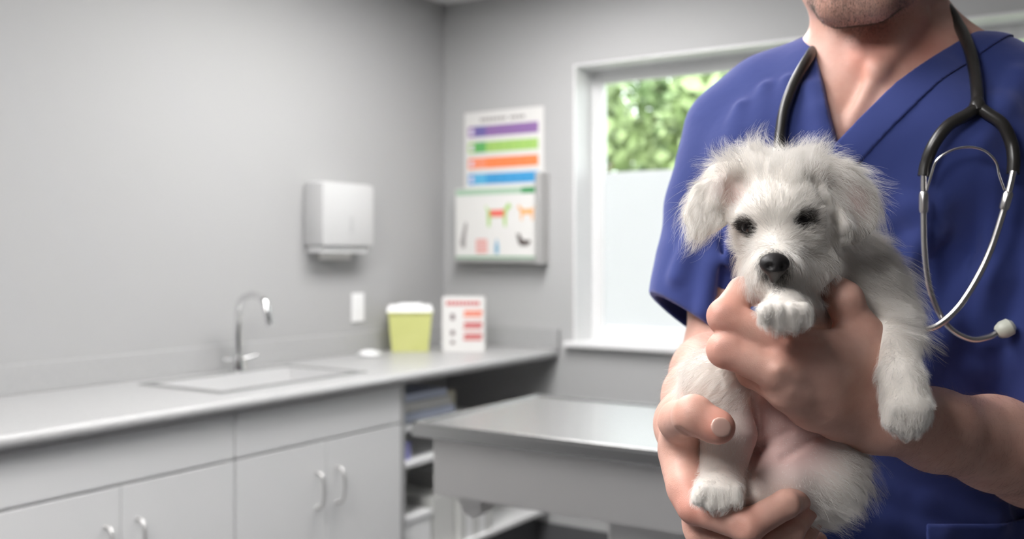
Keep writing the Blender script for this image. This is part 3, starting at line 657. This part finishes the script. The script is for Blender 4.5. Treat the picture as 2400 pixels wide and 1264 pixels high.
# short hair cap, eyes
M_hair = mat('short_grey_brown_hair', srgb(96, 82, 70), .7, noise=(400, srgb(140, 130, 120)), bump=(500, .8, .003))
hp = [ell(Hd(0, -.016, .042), (.081, .096, .090), .02, HS, HF), ell(Hd(0, .085, -.03), (.09, .075, .095), .02, HS, HF, op='s'), ell(Hd(0, .02, -.10), (.10, .095, .085), .02, HS, HF, op='s')]
V, F = meshfield(hp, HC-.14, HC+.15, .003); fmesh('hair', V, F, M_hair, man)
M_eye = mat('eye_white', (.8,.78,.76), .15); M_iris = mat('iris', srgb(70, 60, 50), .1)
for s_ in (-1, 1):
    V, F = meshfield([ell(Hd(s_*.031, .0585, .008), (.0118,)*3)], Hd(s_*.031, .0585, .008)-.016, Hd(s_*.031, .0585, .008)+.016, .0012)
    c = V[F].mean(1)-Hd(s_*.031, .0585, .008); fmesh('eye', V, F, [M_eye, M_iris], man, mi=((c@nrm(HF-HU*.22))/.0118 > .87).astype(int))
# stubble on chin and jaw, fine hair on the forearms
def fuzz(name, n, mask, lf, rad, m, comb, seed, up=.6, parent=None):
    r = np.random.default_rng(seed); P = sample(SV, SF, n, mask, r); N_ = grad(skin, P); C = comb(P); C = C-(C*N_).sum(1)[:, None]*N_
    D = N_*up + C + r.normal(size=P.shape)*.35; D /= np.linalg.norm(D, axis=1)[:, None]; l = lf*r.uniform(.5, 1.3, len(P))
    t = np.linspace(0, 1, 4); s_ = P[:, None]+D[:, None]*(l[:, None]*t)[..., None] + C[:, None]*(.35*l[:, None]*t**2)[..., None]
    return hair(name, s_, np.full(len(P), rad), m, man, parent or body)
def jaw(c):
    q = c-HC; s_, f_, u_ = q@HS, q@HF, q@HU
    return np.clip((-.038-u_-.012*np.cos(s_*60))/.012, 0, 1)*(f_ > .0)*np.exp(-(np.linalg.norm(c-Hd(0, .052, -.072), axis=1)/.050)**6)+1e-12
M_stub = mat('grey_stubble', srgb(120, 112, 105), .5); M_stub2 = mat('dark_stubble', srgb(50, 40, 34), .5); M_arm = mat('arm_hair', srgb(112, 82, 62), .5)
fuzz('stubble', 9000, jaw, .0022, .00010, M_stub, lambda P: np.tile([0, 0, -1.], (len(P), 1)), 3); fuzz('stubble', 7000, jaw, .0018, .00010, M_stub2, lambda P: np.tile([0, 0, -1.], (len(P), 1)), 4)
def farm(c): return ((c[:, 0] > .29) & (c[:, 1] < .97) & (c[:, 2] < 1.17) & (c[:, 0] < .56)).astype(float)*np.clip((c[:, 0]-.28)/.06, 0, 1)+1e-12
fuzz('arm_hair', 4200, farm, .0070, .00003, M_arm, lambda P: np.tile([-.8, .0, -.45], (len(P), 1)), 5, .3)
def farm2(c): return ((c[:, 0] < .25) & (c[:, 1] > .84) & (c[:, 2] > 1.07) & (c[:, 2] < 1.17)).astype(float)+1e-9
fuzz('arm_hair', 1500, farm2, .0065, .00004, M_arm, lambda P: np.tile([-.6, -.3, -.7], (len(P), 1)), 6, .3)
# --- scrub top
def ta(P): q = P-TO; return q@TA, q@TF, P[:, 2]
VR = np.array([(-.008, 1.362), (.047, 1.424), (.102, 1.4725), (.135, 1.500), (.20, 1.56)]); VL = np.array([(-.008, 1.362), (-.0247, 1.425), (-.040, 1.471), (-.060, 1.53)])
def vee(P):
    a, f, z = ta(P); aR = np.interp(z, VR[:, 1], VR[:, 0]); aL = np.interp(z, VL[:, 1], VL[:, 0])
    d = np.maximum((a-aR)*.70, (aL-a)*.90); d = np.where(z < 1.362, np.maximum(d, (1.362-z)*.6), d)
    return d
shirt = [cone(T(0, -.004, 1.34), T(0, .004, 1.10), .168, .168, .03, TF, .66), cone(T(0, .004, 1.10), T(0, .010, .80), .168, .180, .03, TF, .66), cone(T(-.085, .016, 1.345), T(.085, .016, 1.345), .098, .098, .03)]
shirt += chain([T(-.050, -.015, 1.437), T(-.105, -.005, 1.424), T(-.143, .010, 1.392)], [.048, .050, .051], .03)
shirt += chain([T(.050, -.015, 1.443), T(.125, -.005, 1.430), T(.160, .010, 1.392)], [.045, .047, .052], .022)
slR = [T(-.143, .010, 1.392), L(1690, 400, 1.155), L(1668, 500, 1.15), L(1653, 610, 1.14), L(1650, 700, 1.13), L(1655, 800, 1.12)]
shirt += chain(slR, [.051, .047, .0495, .053, .055, .056], .022)
slL = [T(.160, .010, 1.402), T(.170, .03, 1.30), SL*.35+EL*.65, SL*.05+EL*.95]
shirt += chain(slL, [.053, .056, .058, .059], .02)
FOLD = [  # soft ridges in the cloth: start, end, radius
 (L(1740, 235, 1.10), L(1712, 400, 1.095), .010), (L(1790, 210, 1.09), L(1768, 420, 1.06), .009), (L(1850, 190, 1.07), L(1838, 400, 1.03), .010), (L(1660, 420, 1.10), L(1600, 640, 1.08), .012),
 (L(1700, 520, 1.10), L(1640, 740, 1.075), .012), (L(1890, 200, 1.05), L(1900, 380, 1.0), .007)]
base_shirt = shirt[:]
for a_, b_ , r_ in [((1738, 250), (1705, 430), .010), ((1795, 205), (1768, 430), .009), ((1905, 205), (1925, 330), .006), ((1848, 190), (1830, 420), .008), ((1655, 430), (1590, 650), .010), ((1720, 520), (1655, 720), .011), ((2270, 640), (2150, 900), .012), ((2335, 430), (2300, 860), .014), ((2385, 300), (2350, 700), .012), ((2210, 470), (2120, 640), .010), ((2050, 430), (2200, 540), .010), ((2000, 1120), (2330, 1230), .012), ((2390, 180), (2300, 330), .010), ((1950, 1180), (2200, 1262), .008)]:
    p, q = surf(base_shirt, *a_), surf(base_shirt, *b_)
    if p is None or q is None: print('fold miss', a_, b_); continue
    s_ = .12 if a_[0] < 1900 else .35; p, q = p+np.array([0, r_*s_, 0]), q+np.array([0, r_*s_, 0]); m_ = (p+q)/2+np.array([.004, r_*.1, 0])
    shirt += chain([p, m_, q], [r_*.4, r_*.85, r_*.6], .013 if a_[0] < 1900 else .018)
p, q = surf(shirt, 1692, 560), surf(shirt, 1684, 742)
if p is not None and q is not None: shirt += [cone(p, q, .0035, .0055, .016, op='s'), cone(surf(shirt, 1668, 570)+np.array([0, .004, 0]), surf(shirt, 1655, 735)+np.array([0, .004, 0]), .006, .008, .014)]
def shpost(P, D):
    a, f, z = ta(P)
    return D + .0022*np.sin(38*a+9*np.sin(7*z)+4*z)*np.clip((1.45-z)*6, 0, 1) + .0010*np.sin(70*z+30*a+20*f)*np.clip((1.30-z)*4, 0, 1)
HP0, HN = L(1605, 742, 1.12), nrm((-.60, -.10, -.80)); HPL, HNL = EL+(EL-SL)*.0, nrm(EL-SL)
def top(P, D):
    D = shpost(P, D); a, f, z = ta(P)
    inner = ev(innerR, P); D0 = D
    D = np.maximum(D, -inner)
    D = np.maximum(D, np.minimum((P-HP0)@HN, .071-axR(P)))
    D = np.maximum(D, -np.maximum(vee(P), -.035-f))
    D = np.maximum(D, -ncut(P)); D = np.maximum(D, .80-z)
    return D
innerR = chain([L(1653, 610, 1.14), L(1650, 700, 1.13), L(1652, 830, 1.12)], [.040, .050, .054], .01) + [cone(SL*.5+EL*.5, EL*1.1-SL*.1, .046, .056, .01)]
axR = cone(SR, L(1648, 850, 1.12), 0, 0)[0]; axL = cone(SL, EL*1.2-SL*.2, 0, 0)[0]
ncf = cone(NB-np.array([0, -.012, .02]), NT_, .067, .067)[0]
def ncut(P): return ncf(P)
GV, GF = meshfield(shirt, (.02, .78, .78), (.80, 1.36, 1.56), .0024, top)
gar = fmesh('scrub_top', GV, GF, M_cloth, man); gar['label'] = 'dark blue V-neck scrub top with short sleeves'
def band(P, D):
    D = shpost(P, D); a, f, z = ta(P); v = vee(P)
    aR = np.interp(z, np.r_[1.26, VR[:, 1]], np.r_[-.008-.0905, VR[:, 0]]); aL = np.interp(z, VL[:, 1], VL[:, 0])
    vr = (a-aR)*.70; vl = (aL-a)*.90; v = np.where((z > 1.362) & (vl > vr), vl, vr); v = np.where((z < 1.362) & (vr < 0), -vr+.05, v)
    w = .029; v = np.where(vl > vr, .5, v)
    E = np.maximum(D-.0020, -(D+.004)); E = np.maximum(E, np.abs(v-w/2+.0005)-w/2); E = np.maximum(E, 1.30-z); E = np.maximum(E, -.030-f)
    return E
BV, BF = meshfield(shirt, (.15, .90, 1.28), (.62, 1.25, 1.53), .0016, band, )
bd = fmesh('neck_band', BV, BF, M_cloth, man); bd['label'] = 'stitched facing along the V neckline'
q0 = surf(shirt, 2172, 1228, .8, 1.3, shpost); a0, z0 = ta(q0[None])[0][0], q0[2]
def pock(P, D):
    D = shpost(P, D); a, f, z = ta(P); E = np.maximum(D-.0022, -(D+.002))
    return np.maximum(np.maximum(np.maximum(E, a0-a), np.maximum(a-a0-.13, z-z0)), np.maximum(z0-.13-z, -f))
V, F = meshfield(shirt, (.2, .85, .74), (.70, 1.25, 1.02), .002, pock); o = fmesh('patch_pocket', V, F, M_cloth, man)
# stitched hem line on the sleeve, trousers, shoes
tr = []
for s_ in (-1, 1): tr += chain([T(s_*.085, 0, .92), T(s_*.095, .01, .50), T(s_*.105, 0, .10)], [.098, .078, .070], .02)
tr += [cone(T(-.05, 0, .93), T(.05, 0, .93), .10, .10, .03)]
V, F = meshfield(tr, (.05, .78, .06), (.80, 1.42, 1.06), .005, lambda P, D: np.maximum(np.maximum(D, .085-P[:, 2]), P[:, 2]-1.0)); fmesh('trousers', V, F, M_cloth, man)
M_shoe = mat('black_shoe', (.03,.03,.032), .4)
for s_ in (-1, 1):
    c = T(s_*.105, 0, 0)
    V, F = meshfield([cone(c+TF*.0-TF*.05+np.array([0, 0, .045]), c+TF*.15+np.array([0, 0, .032]), .045, .042, .03), cone(c+np.array([0, 0, .06]), c+np.array([0, 0, .10]), .045, .042, .03)], c-.26, c+.27, .004, lambda P, D: np.maximum(D, -P[:, 2])); fmesh('shoe', V, F, M_shoe, man)
# ------------------------------------------------------------------ the puppy
pup = figroot('puppy', 'small fluffy white puppy held upright against the chest of the man', 'dog', L(1840, 1190, .80))
pp = []
pp += [ell(L(1836, 462, .812), (.040, .044, .034), .02), ell(L(1840, 560, .800), (.0385, .036, .034), .02), ell(L(1838, 505, .79), (.034, .036, .034), .02)]
pp += [cone(L(1832, 572, .777), L(1817, 628, .743), .0225, .0170, .012), cone(L(1790, 650, .755), L(1850, 650, .758), .014, .014, .012), cone(L(1830, 640, .765), L(1822, 668, .750), .014, .011, .01)]
pp += [ell(L(1757, 528, .752), (.007, .008, .006), .008, op='s'), ell(L(1881, 512, .752), (.008, .008, .006), .008, op='s')]
pp += [cone(L(1735, 500, .772), L(1780, 494, .764), .005, .006, .02), cone(L(1850, 488, .764), L(1905, 486, .772), .006, .005, .02)]
pp += [cone(L(1775, 392, .812), L(1700, 428, .797), .012, .011, .014), cone(L(1895, 392, .812), L(1960, 420, .803), .012, .012, .014), ell(L(1852, 628, .790), (.036, .030, .022), .015)]
ny = (0, -1, 0); nl = nrm((-.35, -1, 0)); nr = nrm((.35, -1, .1))
pp += chain([L(1745, 402, .808), L(1705, 434, .795), L(1670, 472, .785), L(1648, 512, .780), L(1636, 545, .776)], [.009, .0135, .0140, .0105, .0060], .012, nl, .26)
pp += chain([L(1928, 400, .812), L(1970, 436, .800), L(1996, 472, .793), L(2002, 508, .786), L(1994, 536, .782)], [.011, .0175, .0195, .0140, .0065], .012, nr, .26)
pp += [cone(L(1980, 440, .802), L(2026, 466, .806), .012, .008, .006, nr, .3), cone(L(1922, 402, .790), L(1975, 530, .771), .0060, .0070, .0025)]
for a_, b_, r0, r1 in (((1730, 425), (1702, 500), .0060, .0045), ((1912, 425), (1950, 535), .0042, .0036)):
    p, q = surf(pp, *a_), surf(pp, *b_)
    if p is not None and q is not None: EARG = globals().get('EARG', [])+[(p, q)]; pp.append(cone(p, q, r0, r1, .008, op='s'))
# trunk
pp += chain([L(1880, 560, .835), L(1955, 690, .850), L(1940, 800, .850), L(1865, 960, .838), L(1850, 1075, .826)], [.034, .042, .046, .046, .046], .03)
pp += [ell(L(1900, 1120, .835), (.034, .036, .034), .03), cone(L(2000, 620, .855), L(2060, 735, .838), .026, .026, .025)]
FLEG = [L(2062, 745, .830), L(2092, 810, .785), L(2112, 890, .748), L(2124, 950, .738)]
pp += chain(FLEG, [.022, .0165, .0135, .0150], .012)
pp += [ell(L(2126, 965, .738), (.0165, .013, .019), .01)] + [cone(L(2126+dx, 955, .729), L(2120+dx*1.05, 992+dz, .732), .0068, .0056, .0035) for dx, dz in ((-32, -4), (-12, 6), (10, 6), (30, -4))]
pp += chain([L(1900, 730, .82), L(1856, 712, .765), L(1838, 718, .728)], [.018, .0125, .0140], .01)
pp += [ell(L(1838, 735, .716), (.0182, .013, .0130), .006)] + [cone(L(1838+dx, 728, .704), L(1842+dx*1.12, 758+dz, .708), .0064, .0056, .0016) for dx, dz in ((-42, -10), (-14, 3), (15, 4), (42, -8))]
# hind legs
HL = [L(1780, 930, .832), L(1686, 905, .800), L(1706, 1010, .792), L(1694, 1100, .788), L(1686, 1145, .772)]
pp += chain(HL, [.034, .0255, .0190, .0145, .0145], .016)
pp += [ell(L(1684, 1150, .760), (.0190, .016, .0135), .008)] + [cone(L(1684+dx, 1152, .748), L(1680+dx*1.12, 1180+dz, .746), .0070, .0060, .0028) for dx, dz in ((-38, -12), (-14, 0), (12, 0), (36, -9))]
pp += chain([L(1920, 1060, .835), L(1925, 1110, .805), L(1840, 1120, .790), L(1775, 1160, .782)], [.034, .0285, .0200, .0135], .014)
pp += [ell(L(1762, 1166, .780), (.016, .014, .011), .008)]
pp += chain([L(1950, 1150, .845), L(1935, 1190, .842), L(1912, 1214, .838)], [.018, .009, .006], .01)
# belly folds
def grooves(P, D): return D
for a_, b_ in (((1785, 1045), (1850, 1010)), ((1835, 1075), (1960, 1000)), ((1765, 930), (1770, 1060)), ((1768, 1060), (1752, 1150))):
    p, q = surf(pp, *a_), surf(pp, *b_)
    if p is None or q is None: print('groove miss', a_); continue
    pp.append(cone(p, q, .0016, .0016, .006, op='s'))
PV, PF = meshfield(pp, (.12, .69, 1.02), (.36, .92, 1.37), .0017)
def pyx(P): d = P[:, 1]; return 1200+P[:, 0]*FPX/d, 600+(CAM[2]-P[:, 2])*FPX/d
def blob(P, px, py, d, r): c = L(px, py, d); return np.exp(-((P-c)**2).sum(1)/r**2)
def pinkf(P):
    x, y = P[:, 0], P[:, 2]
    v = np.clip(blob(P, 1830, 1010, .79, .040)*1.6, 0, 1); v = np.maximum(v, .5*blob(P, 1790, 1080, .79, .02))
    v = np.maximum(v, .8*blob(P, 1712, 452, .785, .014)); v = np.maximum(v, .7*blob(P, 2008, 470, .785, .016)); v = np.maximum(v, .55*blob(P, 1905, 420, .785, .010))
    return v
NOSE = L(1815, 618, .716); EYE = []
for ex, ey, er in ((1757, 528, .0062), (1881, 512, .0078)):
    s_ = surf(pp, ex, ey, .70, .9); EYE.append((s_+np.array([0, er*.45, 0]), er))
dark = np.zeros(len(PV))
for c, er in EYE: dark = np.maximum(dark, np.clip(1.9*np.exp(-((PV-c)**2).sum(1)/(er*1.18)**2)-.15, 0, 1))
dark = np.maximum(dark, np.clip(2.2*np.exp(-((PV-NOSE)**2).sum(1)/.0125**2)-.1, 0, 1))
dark = np.maximum(dark, .9*blob(PV, 1817, 662, .738, .006)); dark = np.maximum(dark, blob(PV, 1678, 1186, .765, .006))
def pupmat():
    m = mat('puppy_skin', srgb(236, 230, 222), .8, spec=.2, Subsurface_Weight=.0); nt = m.node_tree; b = nt.nodes['Principled BSDF']
    a = nt.nodes.new('ShaderNodeAttribute'); a.attribute_name = 'pink'; d = nt.nodes.new('ShaderNodeAttribute'); d.attribute_name = 'dark'
    m1 = nt.nodes.new('ShaderNodeMix'); m1.data_type = 'RGBA'; m1.inputs['A'].default_value = (*srgb(236, 230, 222), 1); m1.inputs['B'].default_value = (*srgb(214, 182, 176), 1)
    m2 = nt.nodes.new('ShaderNodeMix'); m2.data_type = 'RGBA'; m2.inputs['B'].default_value = (*srgb(38, 32, 30), 1)
    nt.links.new(a.outputs['Fac'], m1.inputs['Factor']); nt.links.new(m1.outputs['Result'], m2.inputs['A']); nt.links.new(d.outputs['Fac'], m2.inputs['Factor']); nt.links.new(m2.outputs['Result'], b.inputs['Base Color']); return m
pbody = fmesh('body', PV, PF, pupmat(), pup, attrs={'pink': pinkf(PV), 'dark': dark})
M_nose = mat('black_nose', srgb(24, 21, 22), .5, bump=(900, .5, .0006)); M_peye = mat('dark_eye', srgb(14, 9, 8), .1, spec=.5)
np_ = [ell(NOSE, (.0108, .0080, .0078), .003), cone(NOSE+(0, -.002, -.004), NOSE+(0, .002, -.012), .0045, .0025, .006), ell(NOSE+(-.0052, -.0085, -.002), (.0026, .004, .0022), .002, op='s'), ell(NOSE+(.0052, -.0085, -.002), (.0026, .004, .0022), .002, op='s')]
V, F = meshfield(np_, NOSE-.018, NOSE+.018, .0008); o = fmesh('nose', V, F, M_nose, pup); o['label'] = 'black nose'
for c, er in EYE:
    V, F = meshfield([ell(c, (er,)*3)], c-er*1.4, c+er*1.4, .0009); fmesh('eye', V, F, M_peye, pup)
# --- fur
def furdir(P, N):
    px, py = pyx(P); n = len(P)
    C = np.tile([0, -.05, -1.0], (n, 1))
    head = (py < 700) & (px > 1690) & (px < 1990) & (P[:, 1] < .85)
    rad = P-np.array(L(1818, 585, .745)); rad /= np.linalg.norm(rad, axis=1)[:, None]
    C[head] = rad[head]
    topm = head & (py < 440); C[topm] = C[topm]*.5+np.array([.0, .0, .9])+np.stack([(px[topm]-1835)/190, 0*px[topm], 0*px[topm]], 1)
    low = head & (py > 600); C[low] = C[low]*.7+np.array([0, -.1, -.7])
    earL = (px < 1690) & (py < 600); C[earL] = [-.45, -.1, -.9]
    earR = (px > 1935) & (py < 590) & (P[:, 1] < .83); C[earR] = [.35, -.1, -.9]
    back = (px > 1980) & (py > 560) & (py < 790); C[back] = [.75, 0, -.7]
    rump = (px > 1880) & (py > 1040); C[rump] = [.75, 0, -.65]
    hip = (px < 1760) & (py > 820) & (py < 960); C[hip] = [-.8, -.1, -.35]
    C = C-(C*N).sum(1)[:, None]*N
    return C/(np.linalg.norm(C, axis=1)[:, None]+1e-6)
def furlen(P):
    px, py = pyx(P); l = np.full(len(P), .0075)
    head = (py < 700) & (px > 1690) & (px < 1990) & (P[:, 1] < .86)
    l[head] = .0110; l = np.where(head & (py < 430), .0150+.004*np.sin(px/23.)**2, l); l = np.where(head & (py > 560), .0120, l)
    l = np.where(((px < 1690) | (px > 1935)) & (py < 600), .0105, l)
    l = np.where((px > 1980) & (py > 560) & (py < 800), .0150, l)
    l = np.where((px > 1890) & (py > 1040), .0125, l); l = np.where((px < 1760) & (py > 820) & (py < 960), .0110, l)
    for c, er in EYE: l = l*(1-.72*np.exp(-((P-c)**2).sum(1)/(er*1.7)**2))
    l = l*(1-.6*np.exp(-((P-NOSE)**2).sum(1)/.016**2))
    paw = ((py > 660) & (py < 790) & (P[:, 1] < .735)) | ((px > 2060) & (py > 930)) | ((px < 1800) & (py > 1110)); l = np.where(paw, .0052, l)
    for p, q in EARG: l = l*(1-.6*np.exp(-(cone(p, q, 0, 0)[0](P)/.006)**2))
    return l*(1-.80*np.clip(pinkf(P)*1.3, 0, 1)*(py > 900))
def furmask(c):
    m = 1.0+0*c[:, 0]
    m *= 1-.88*np.clip(pinkf(c)*1.4, 0, 1)*(pyx(c)[1] > 900)
    m *= 1-.75*np.clip(pinkf(c)*1.8, 0, 1)*(pyx(c)[1] < 600)
    for e, er in EYE: m *= 1-np.exp(-((c-e)**2).sum(1)/(er*1.12)**4*(er*1.0)**2)
    m *= 1-np.exp(-((c-NOSE)**2).sum(1)/.0115**2)
    m *= (c[:, 1] < .90)
    return np.clip(m, 0, 1)+1e-9
def fur(name, n, mask, lf, rad, m, seed, lift=.55, wild=.16, K=7, cs=.0042, clump=.55, curl=.0009, nf=.035):
    r = np.random.default_rng(seed); P = sample(PV, PF, n, mask, r)
    hd_ = ev(handprims, P); P = P[hd_ > .0012]; N_ = grad(pp, P); C = furdir(P, N_); l = lf(P)*r.uniform(.6, 1.25, len(P))
    D = N_*lift+C+r.normal(size=P.shape)*wild; D /= np.linalg.norm(D, axis=1)[:, None]
    t = np.linspace(0, 1, K)
    G = C*.5+np.array([0, 0, -.25])
    ph = r.uniform(0, 6.28, (len(P), 2)); side = np.cross(D, N_); side /= np.linalg.norm(side, axis=1)[:, None]+1e-6
    s_ = P[:, None]+D[:, None]*(l[:, None]*t)[..., None]+G[:, None]*(.55*l[:, None]*t**2)[..., None]
    s_ += side[:, None]*(curl*np.sin(ph[:, :1]+t*5.5)*t)[..., None]+N_[:, None]*(curl*.6*np.sin(ph[:, 1:]+t*4.5)*t)[..., None]
    # clumping: tips lean to the strand at their clump centre
    nc = max(1, int(len(P)*nf)); ci = r.choice(len(P), nc, replace=False); kd = kdtree.KDTree(nc)
    for j, i in enumerate(ci): kd.insert(P[i], j)
    kd.balance(); near = np.array([ci[kd.find(p)[1]] for p in P]); off = s_[near]
    dist = np.linalg.norm(P-P[near], axis=1); w = clump*np.clip(1-dist/(cs*2.2), 0, 1)
    s_ = s_*(1-(w[:, None]*t**1.4)[..., None])+(off+(P-P[near])[:, None]*.25)*(w[:, None]*t**1.4)[..., None]
    # keep out of the hands
    fl = ev(handprims, s_[:, K//2]); fl2 = ev(handprims, s_[:, -1]); ok = (fl > .0004) & (fl2 > -.001); s_ = s_[ok]
    return hair(name, s_, np.full(len(s_), rad), m, pup, pbody)
M_fur = mat('white_fur', srgb(240, 236, 231), .55, spec=.3); M_dfur = mat('dark_fur', srgb(40, 34, 32), .6)
fur('fur', 100000, furmask, furlen, .000068, M_fur, 11, .45, .26, 7, .0062, .92, .0016, .016)
def wispmask(c):
    px, py = pyx(c); top_ = (py < 430) & (px > 1690) & (px < 2000); back = (px > 1980) & (py > 580) & (py < 800)
    return (top_*1.0+back*.8+((px < 1700) & (py < 560))*.6+((px > 2000) & (py < 560))*.9+((px > 1930) & (py > 1050))*.8+((px < 1720) & (py > 560) & (py < 960))*.6)*furmask(c)+1e-9
fur('wispy_fur', 6500, wispmask, lambda P: furlen(P)*.8+.0110, .00007, M_fur, 12, .85, .45, 9, .009, .95, .0028, .03)
def ringmask(c):
    m = 0*c[:, 0]
    for e, er in EYE: m = np.maximum(m, np.exp(-((c-e)**2).sum(1)/(er*1.35)**2))
    q = np.exp(-((c-NOSE)**2).sum(1)/.0165**2); m = np.maximum(m, q*1.3)
    return m**2*(m > .22)+1e-9
fur('dark_face_fur', 4200, ringmask, lambda P: np.full(len(P), .0046), .00008, M_dfur, 13, .5, .3, 5, .003, .3, .0004)
# ------------------------------------------------------------------ stethoscope
def onshirt(px, py, out=.006, dmax=1.35):
    p = surf(shirt, px, py, .8, dmax, shpost)
    if p is None: return L(px, py, 1.07)
    u = nrm(p-np.array([0, 0, CAM[2]])); return p-u*out
M_tube = mat('black_rubber', srgb(40, 38, 36), .32, spec=.5); M_eartip = mat('ear_tip_plastic', srgb(212, 214, 200), .3)
M_binaural = mat('silver_tube', (.66,.64,.63), .27, 1)
st = figroot('stethoscope', 'black stethoscope with silver ear tubes hanging round the neck of the man', 'stethoscope', onshirt(2290, 262, .008))
TR = .0058
lt = [onshirt(x, y, o_) for x, y, o_ in ((1826, 380, .012), (1828, 325, .010), (1838, 260, .009), (1862, 195, .009), (1893, 140, .010))]
back = [L(1917, 105, 1.09), L(1975, 45, 1.16), L(2060, 10, 1.21), L(2150, -8, 1.20), L(2207, 8, 1.075), L(2246, 58, 1.035)]
rt = [onshirt(x, y, o_) for x, y, o_ in ((2272, 115, .012), (2284, 165, .009), (2290, 215, .008), (2291, 250, .008))]
low = [onshirt(1835, 450, .012), onshirt(1850, 560, .012), onshirt(1862, 640, .012)]
b = MB(); b.tube(spline(list(reversed(low))+lt+back+rt, 6), TR, 14); fbuild(b, 'tube', M_tube, st)
b = MB(); yj = onshirt(2291, 250, .009)
lb = spline([yj, onshirt(2268, 268, .009), onshirt(2222, 295, .010), onshirt(2188, 340, .011), onshirt(2170, 385, .012), onshirt(2165, 413, .012)], 6)
rb = spline([yj, onshirt(2315, 266, .009), onshirt(2350, 292, .010), onshirt(2370, 335, .012), onshirt(2376, 375, .014), onshirt(2374, 408, .015)], 6)
b.tube(lb, [TR*1.02]*(len(lb)-8)+[TR*.98]*8, 14); b.tube(rb, TR*1.0, 14); b.tube([onshirt(2290, 236, .008), onshirt(2291, 250, .009), onshirt(2291, 262, .009)], [TR*1.05, TR*1.35, TR*1.1], 14); fbuild(b, 'yoke', M_tube, st)
ml = [(2165, 405, .012), (2165, 450, .012), (2165, 520, .012), (2168, 600, .012), (2180, 680, .012), (2207, 745, .012), (2240, 780, .012), (2280, 796, .012), (2318, 790, .013), (2336, 781, .014)]
mr = [(2375, 402, .015), (2364, 450, .016), (2347, 510, .017), (2320, 590, .018), (2286, 660, .019), (2245, 722, .020), (2200, 762, .020), (2160, 772, .018), (2128, 756, .016), (2105, 736, .014)]
def dsm(pts, o=0):
    q = [onshirt(x, y, 0) for x, y, o_ in pts]; ds = np.array([p[1] for p in q]); k = np.array([ds[max(0, i-1):i+2].min() for i in range(len(ds))]); k = np.convolve(np.pad(k, 1, 'edge'), [.25, .5, .25], 'valid')
    return [L(x, y, k[i]-o_-o) for i, (x, y, o_) in enumerate(pts)]
ML, MR_ = dsm(ml), dsm(mr, .004)
b = MB(); b.tube(spline(ML, 8), .0033, 12); fbuild(b, 'ear_tube', M_binaural, st)
b = MB(); b.tube(spline(MR_, 8), .0033, 12); fbuild(b, 'ear_tube', M_binaural, st)
for A_, B_ in ((ML, 0), (MR_, 1)):
    p, q = A_[1], A_[2]; b = MB(); b.tube([p, p*.9+q*.1, p*.4+q*.6, p*.3+q*.7], [.0040, .0050, .0050, .0042], 14); fbuild(b, 'collar', M_binaural, st)
sp = dsm([(2172, 448, .012), (2182, 412, .012), (2196, 376, .012), (2232, 352, .012), (2272, 345, .012), (2308, 354, .013), (2334, 380, .014), (2342, 412, .015), (2354, 446, .016)])
b = MB(); b.tube(spline(sp, 6), .0012, 8); fbuild(b, 'spring_wire', M_binaural, st)
p = ML[-1]; q = p+nrm(ML[-1]-ML[-2])*.017
b = MB(); b.tube([p, p*.9+q*.1, p*.6+q*.4, p*.2+q*.8, q], [.0045, .0065, .0085, .0082, .0045], 18); fbuild(b, 'ear_tip', M_eartip, st)
p = MR_[-1]; q = p+nrm(MR_[-1]-MR_[-2])*.017
b = MB(); b.tube([p, p*.9+q*.1, p*.6+q*.4, p*.2+q*.8, q], [.0045, .0065, .0085, .0082, .0045], 18); fbuild(b, 'ear_tip', M_eartip, st)
p = onshirt(1866, 670, .012); n_ = nrm(np.array([0, 0, CAM[2]])-p); q = onshirt(1862, 640, .012)
b = MB(); b.tube([p-n_*.004, p+n_*.000, p+n_*.003, p+n_*.006], [.021, .0225, .0215, .012], 28); b.tube([p+n_*.003, q], .0042, 12); fbuild(b, 'chest_piece', M_binaural, st)
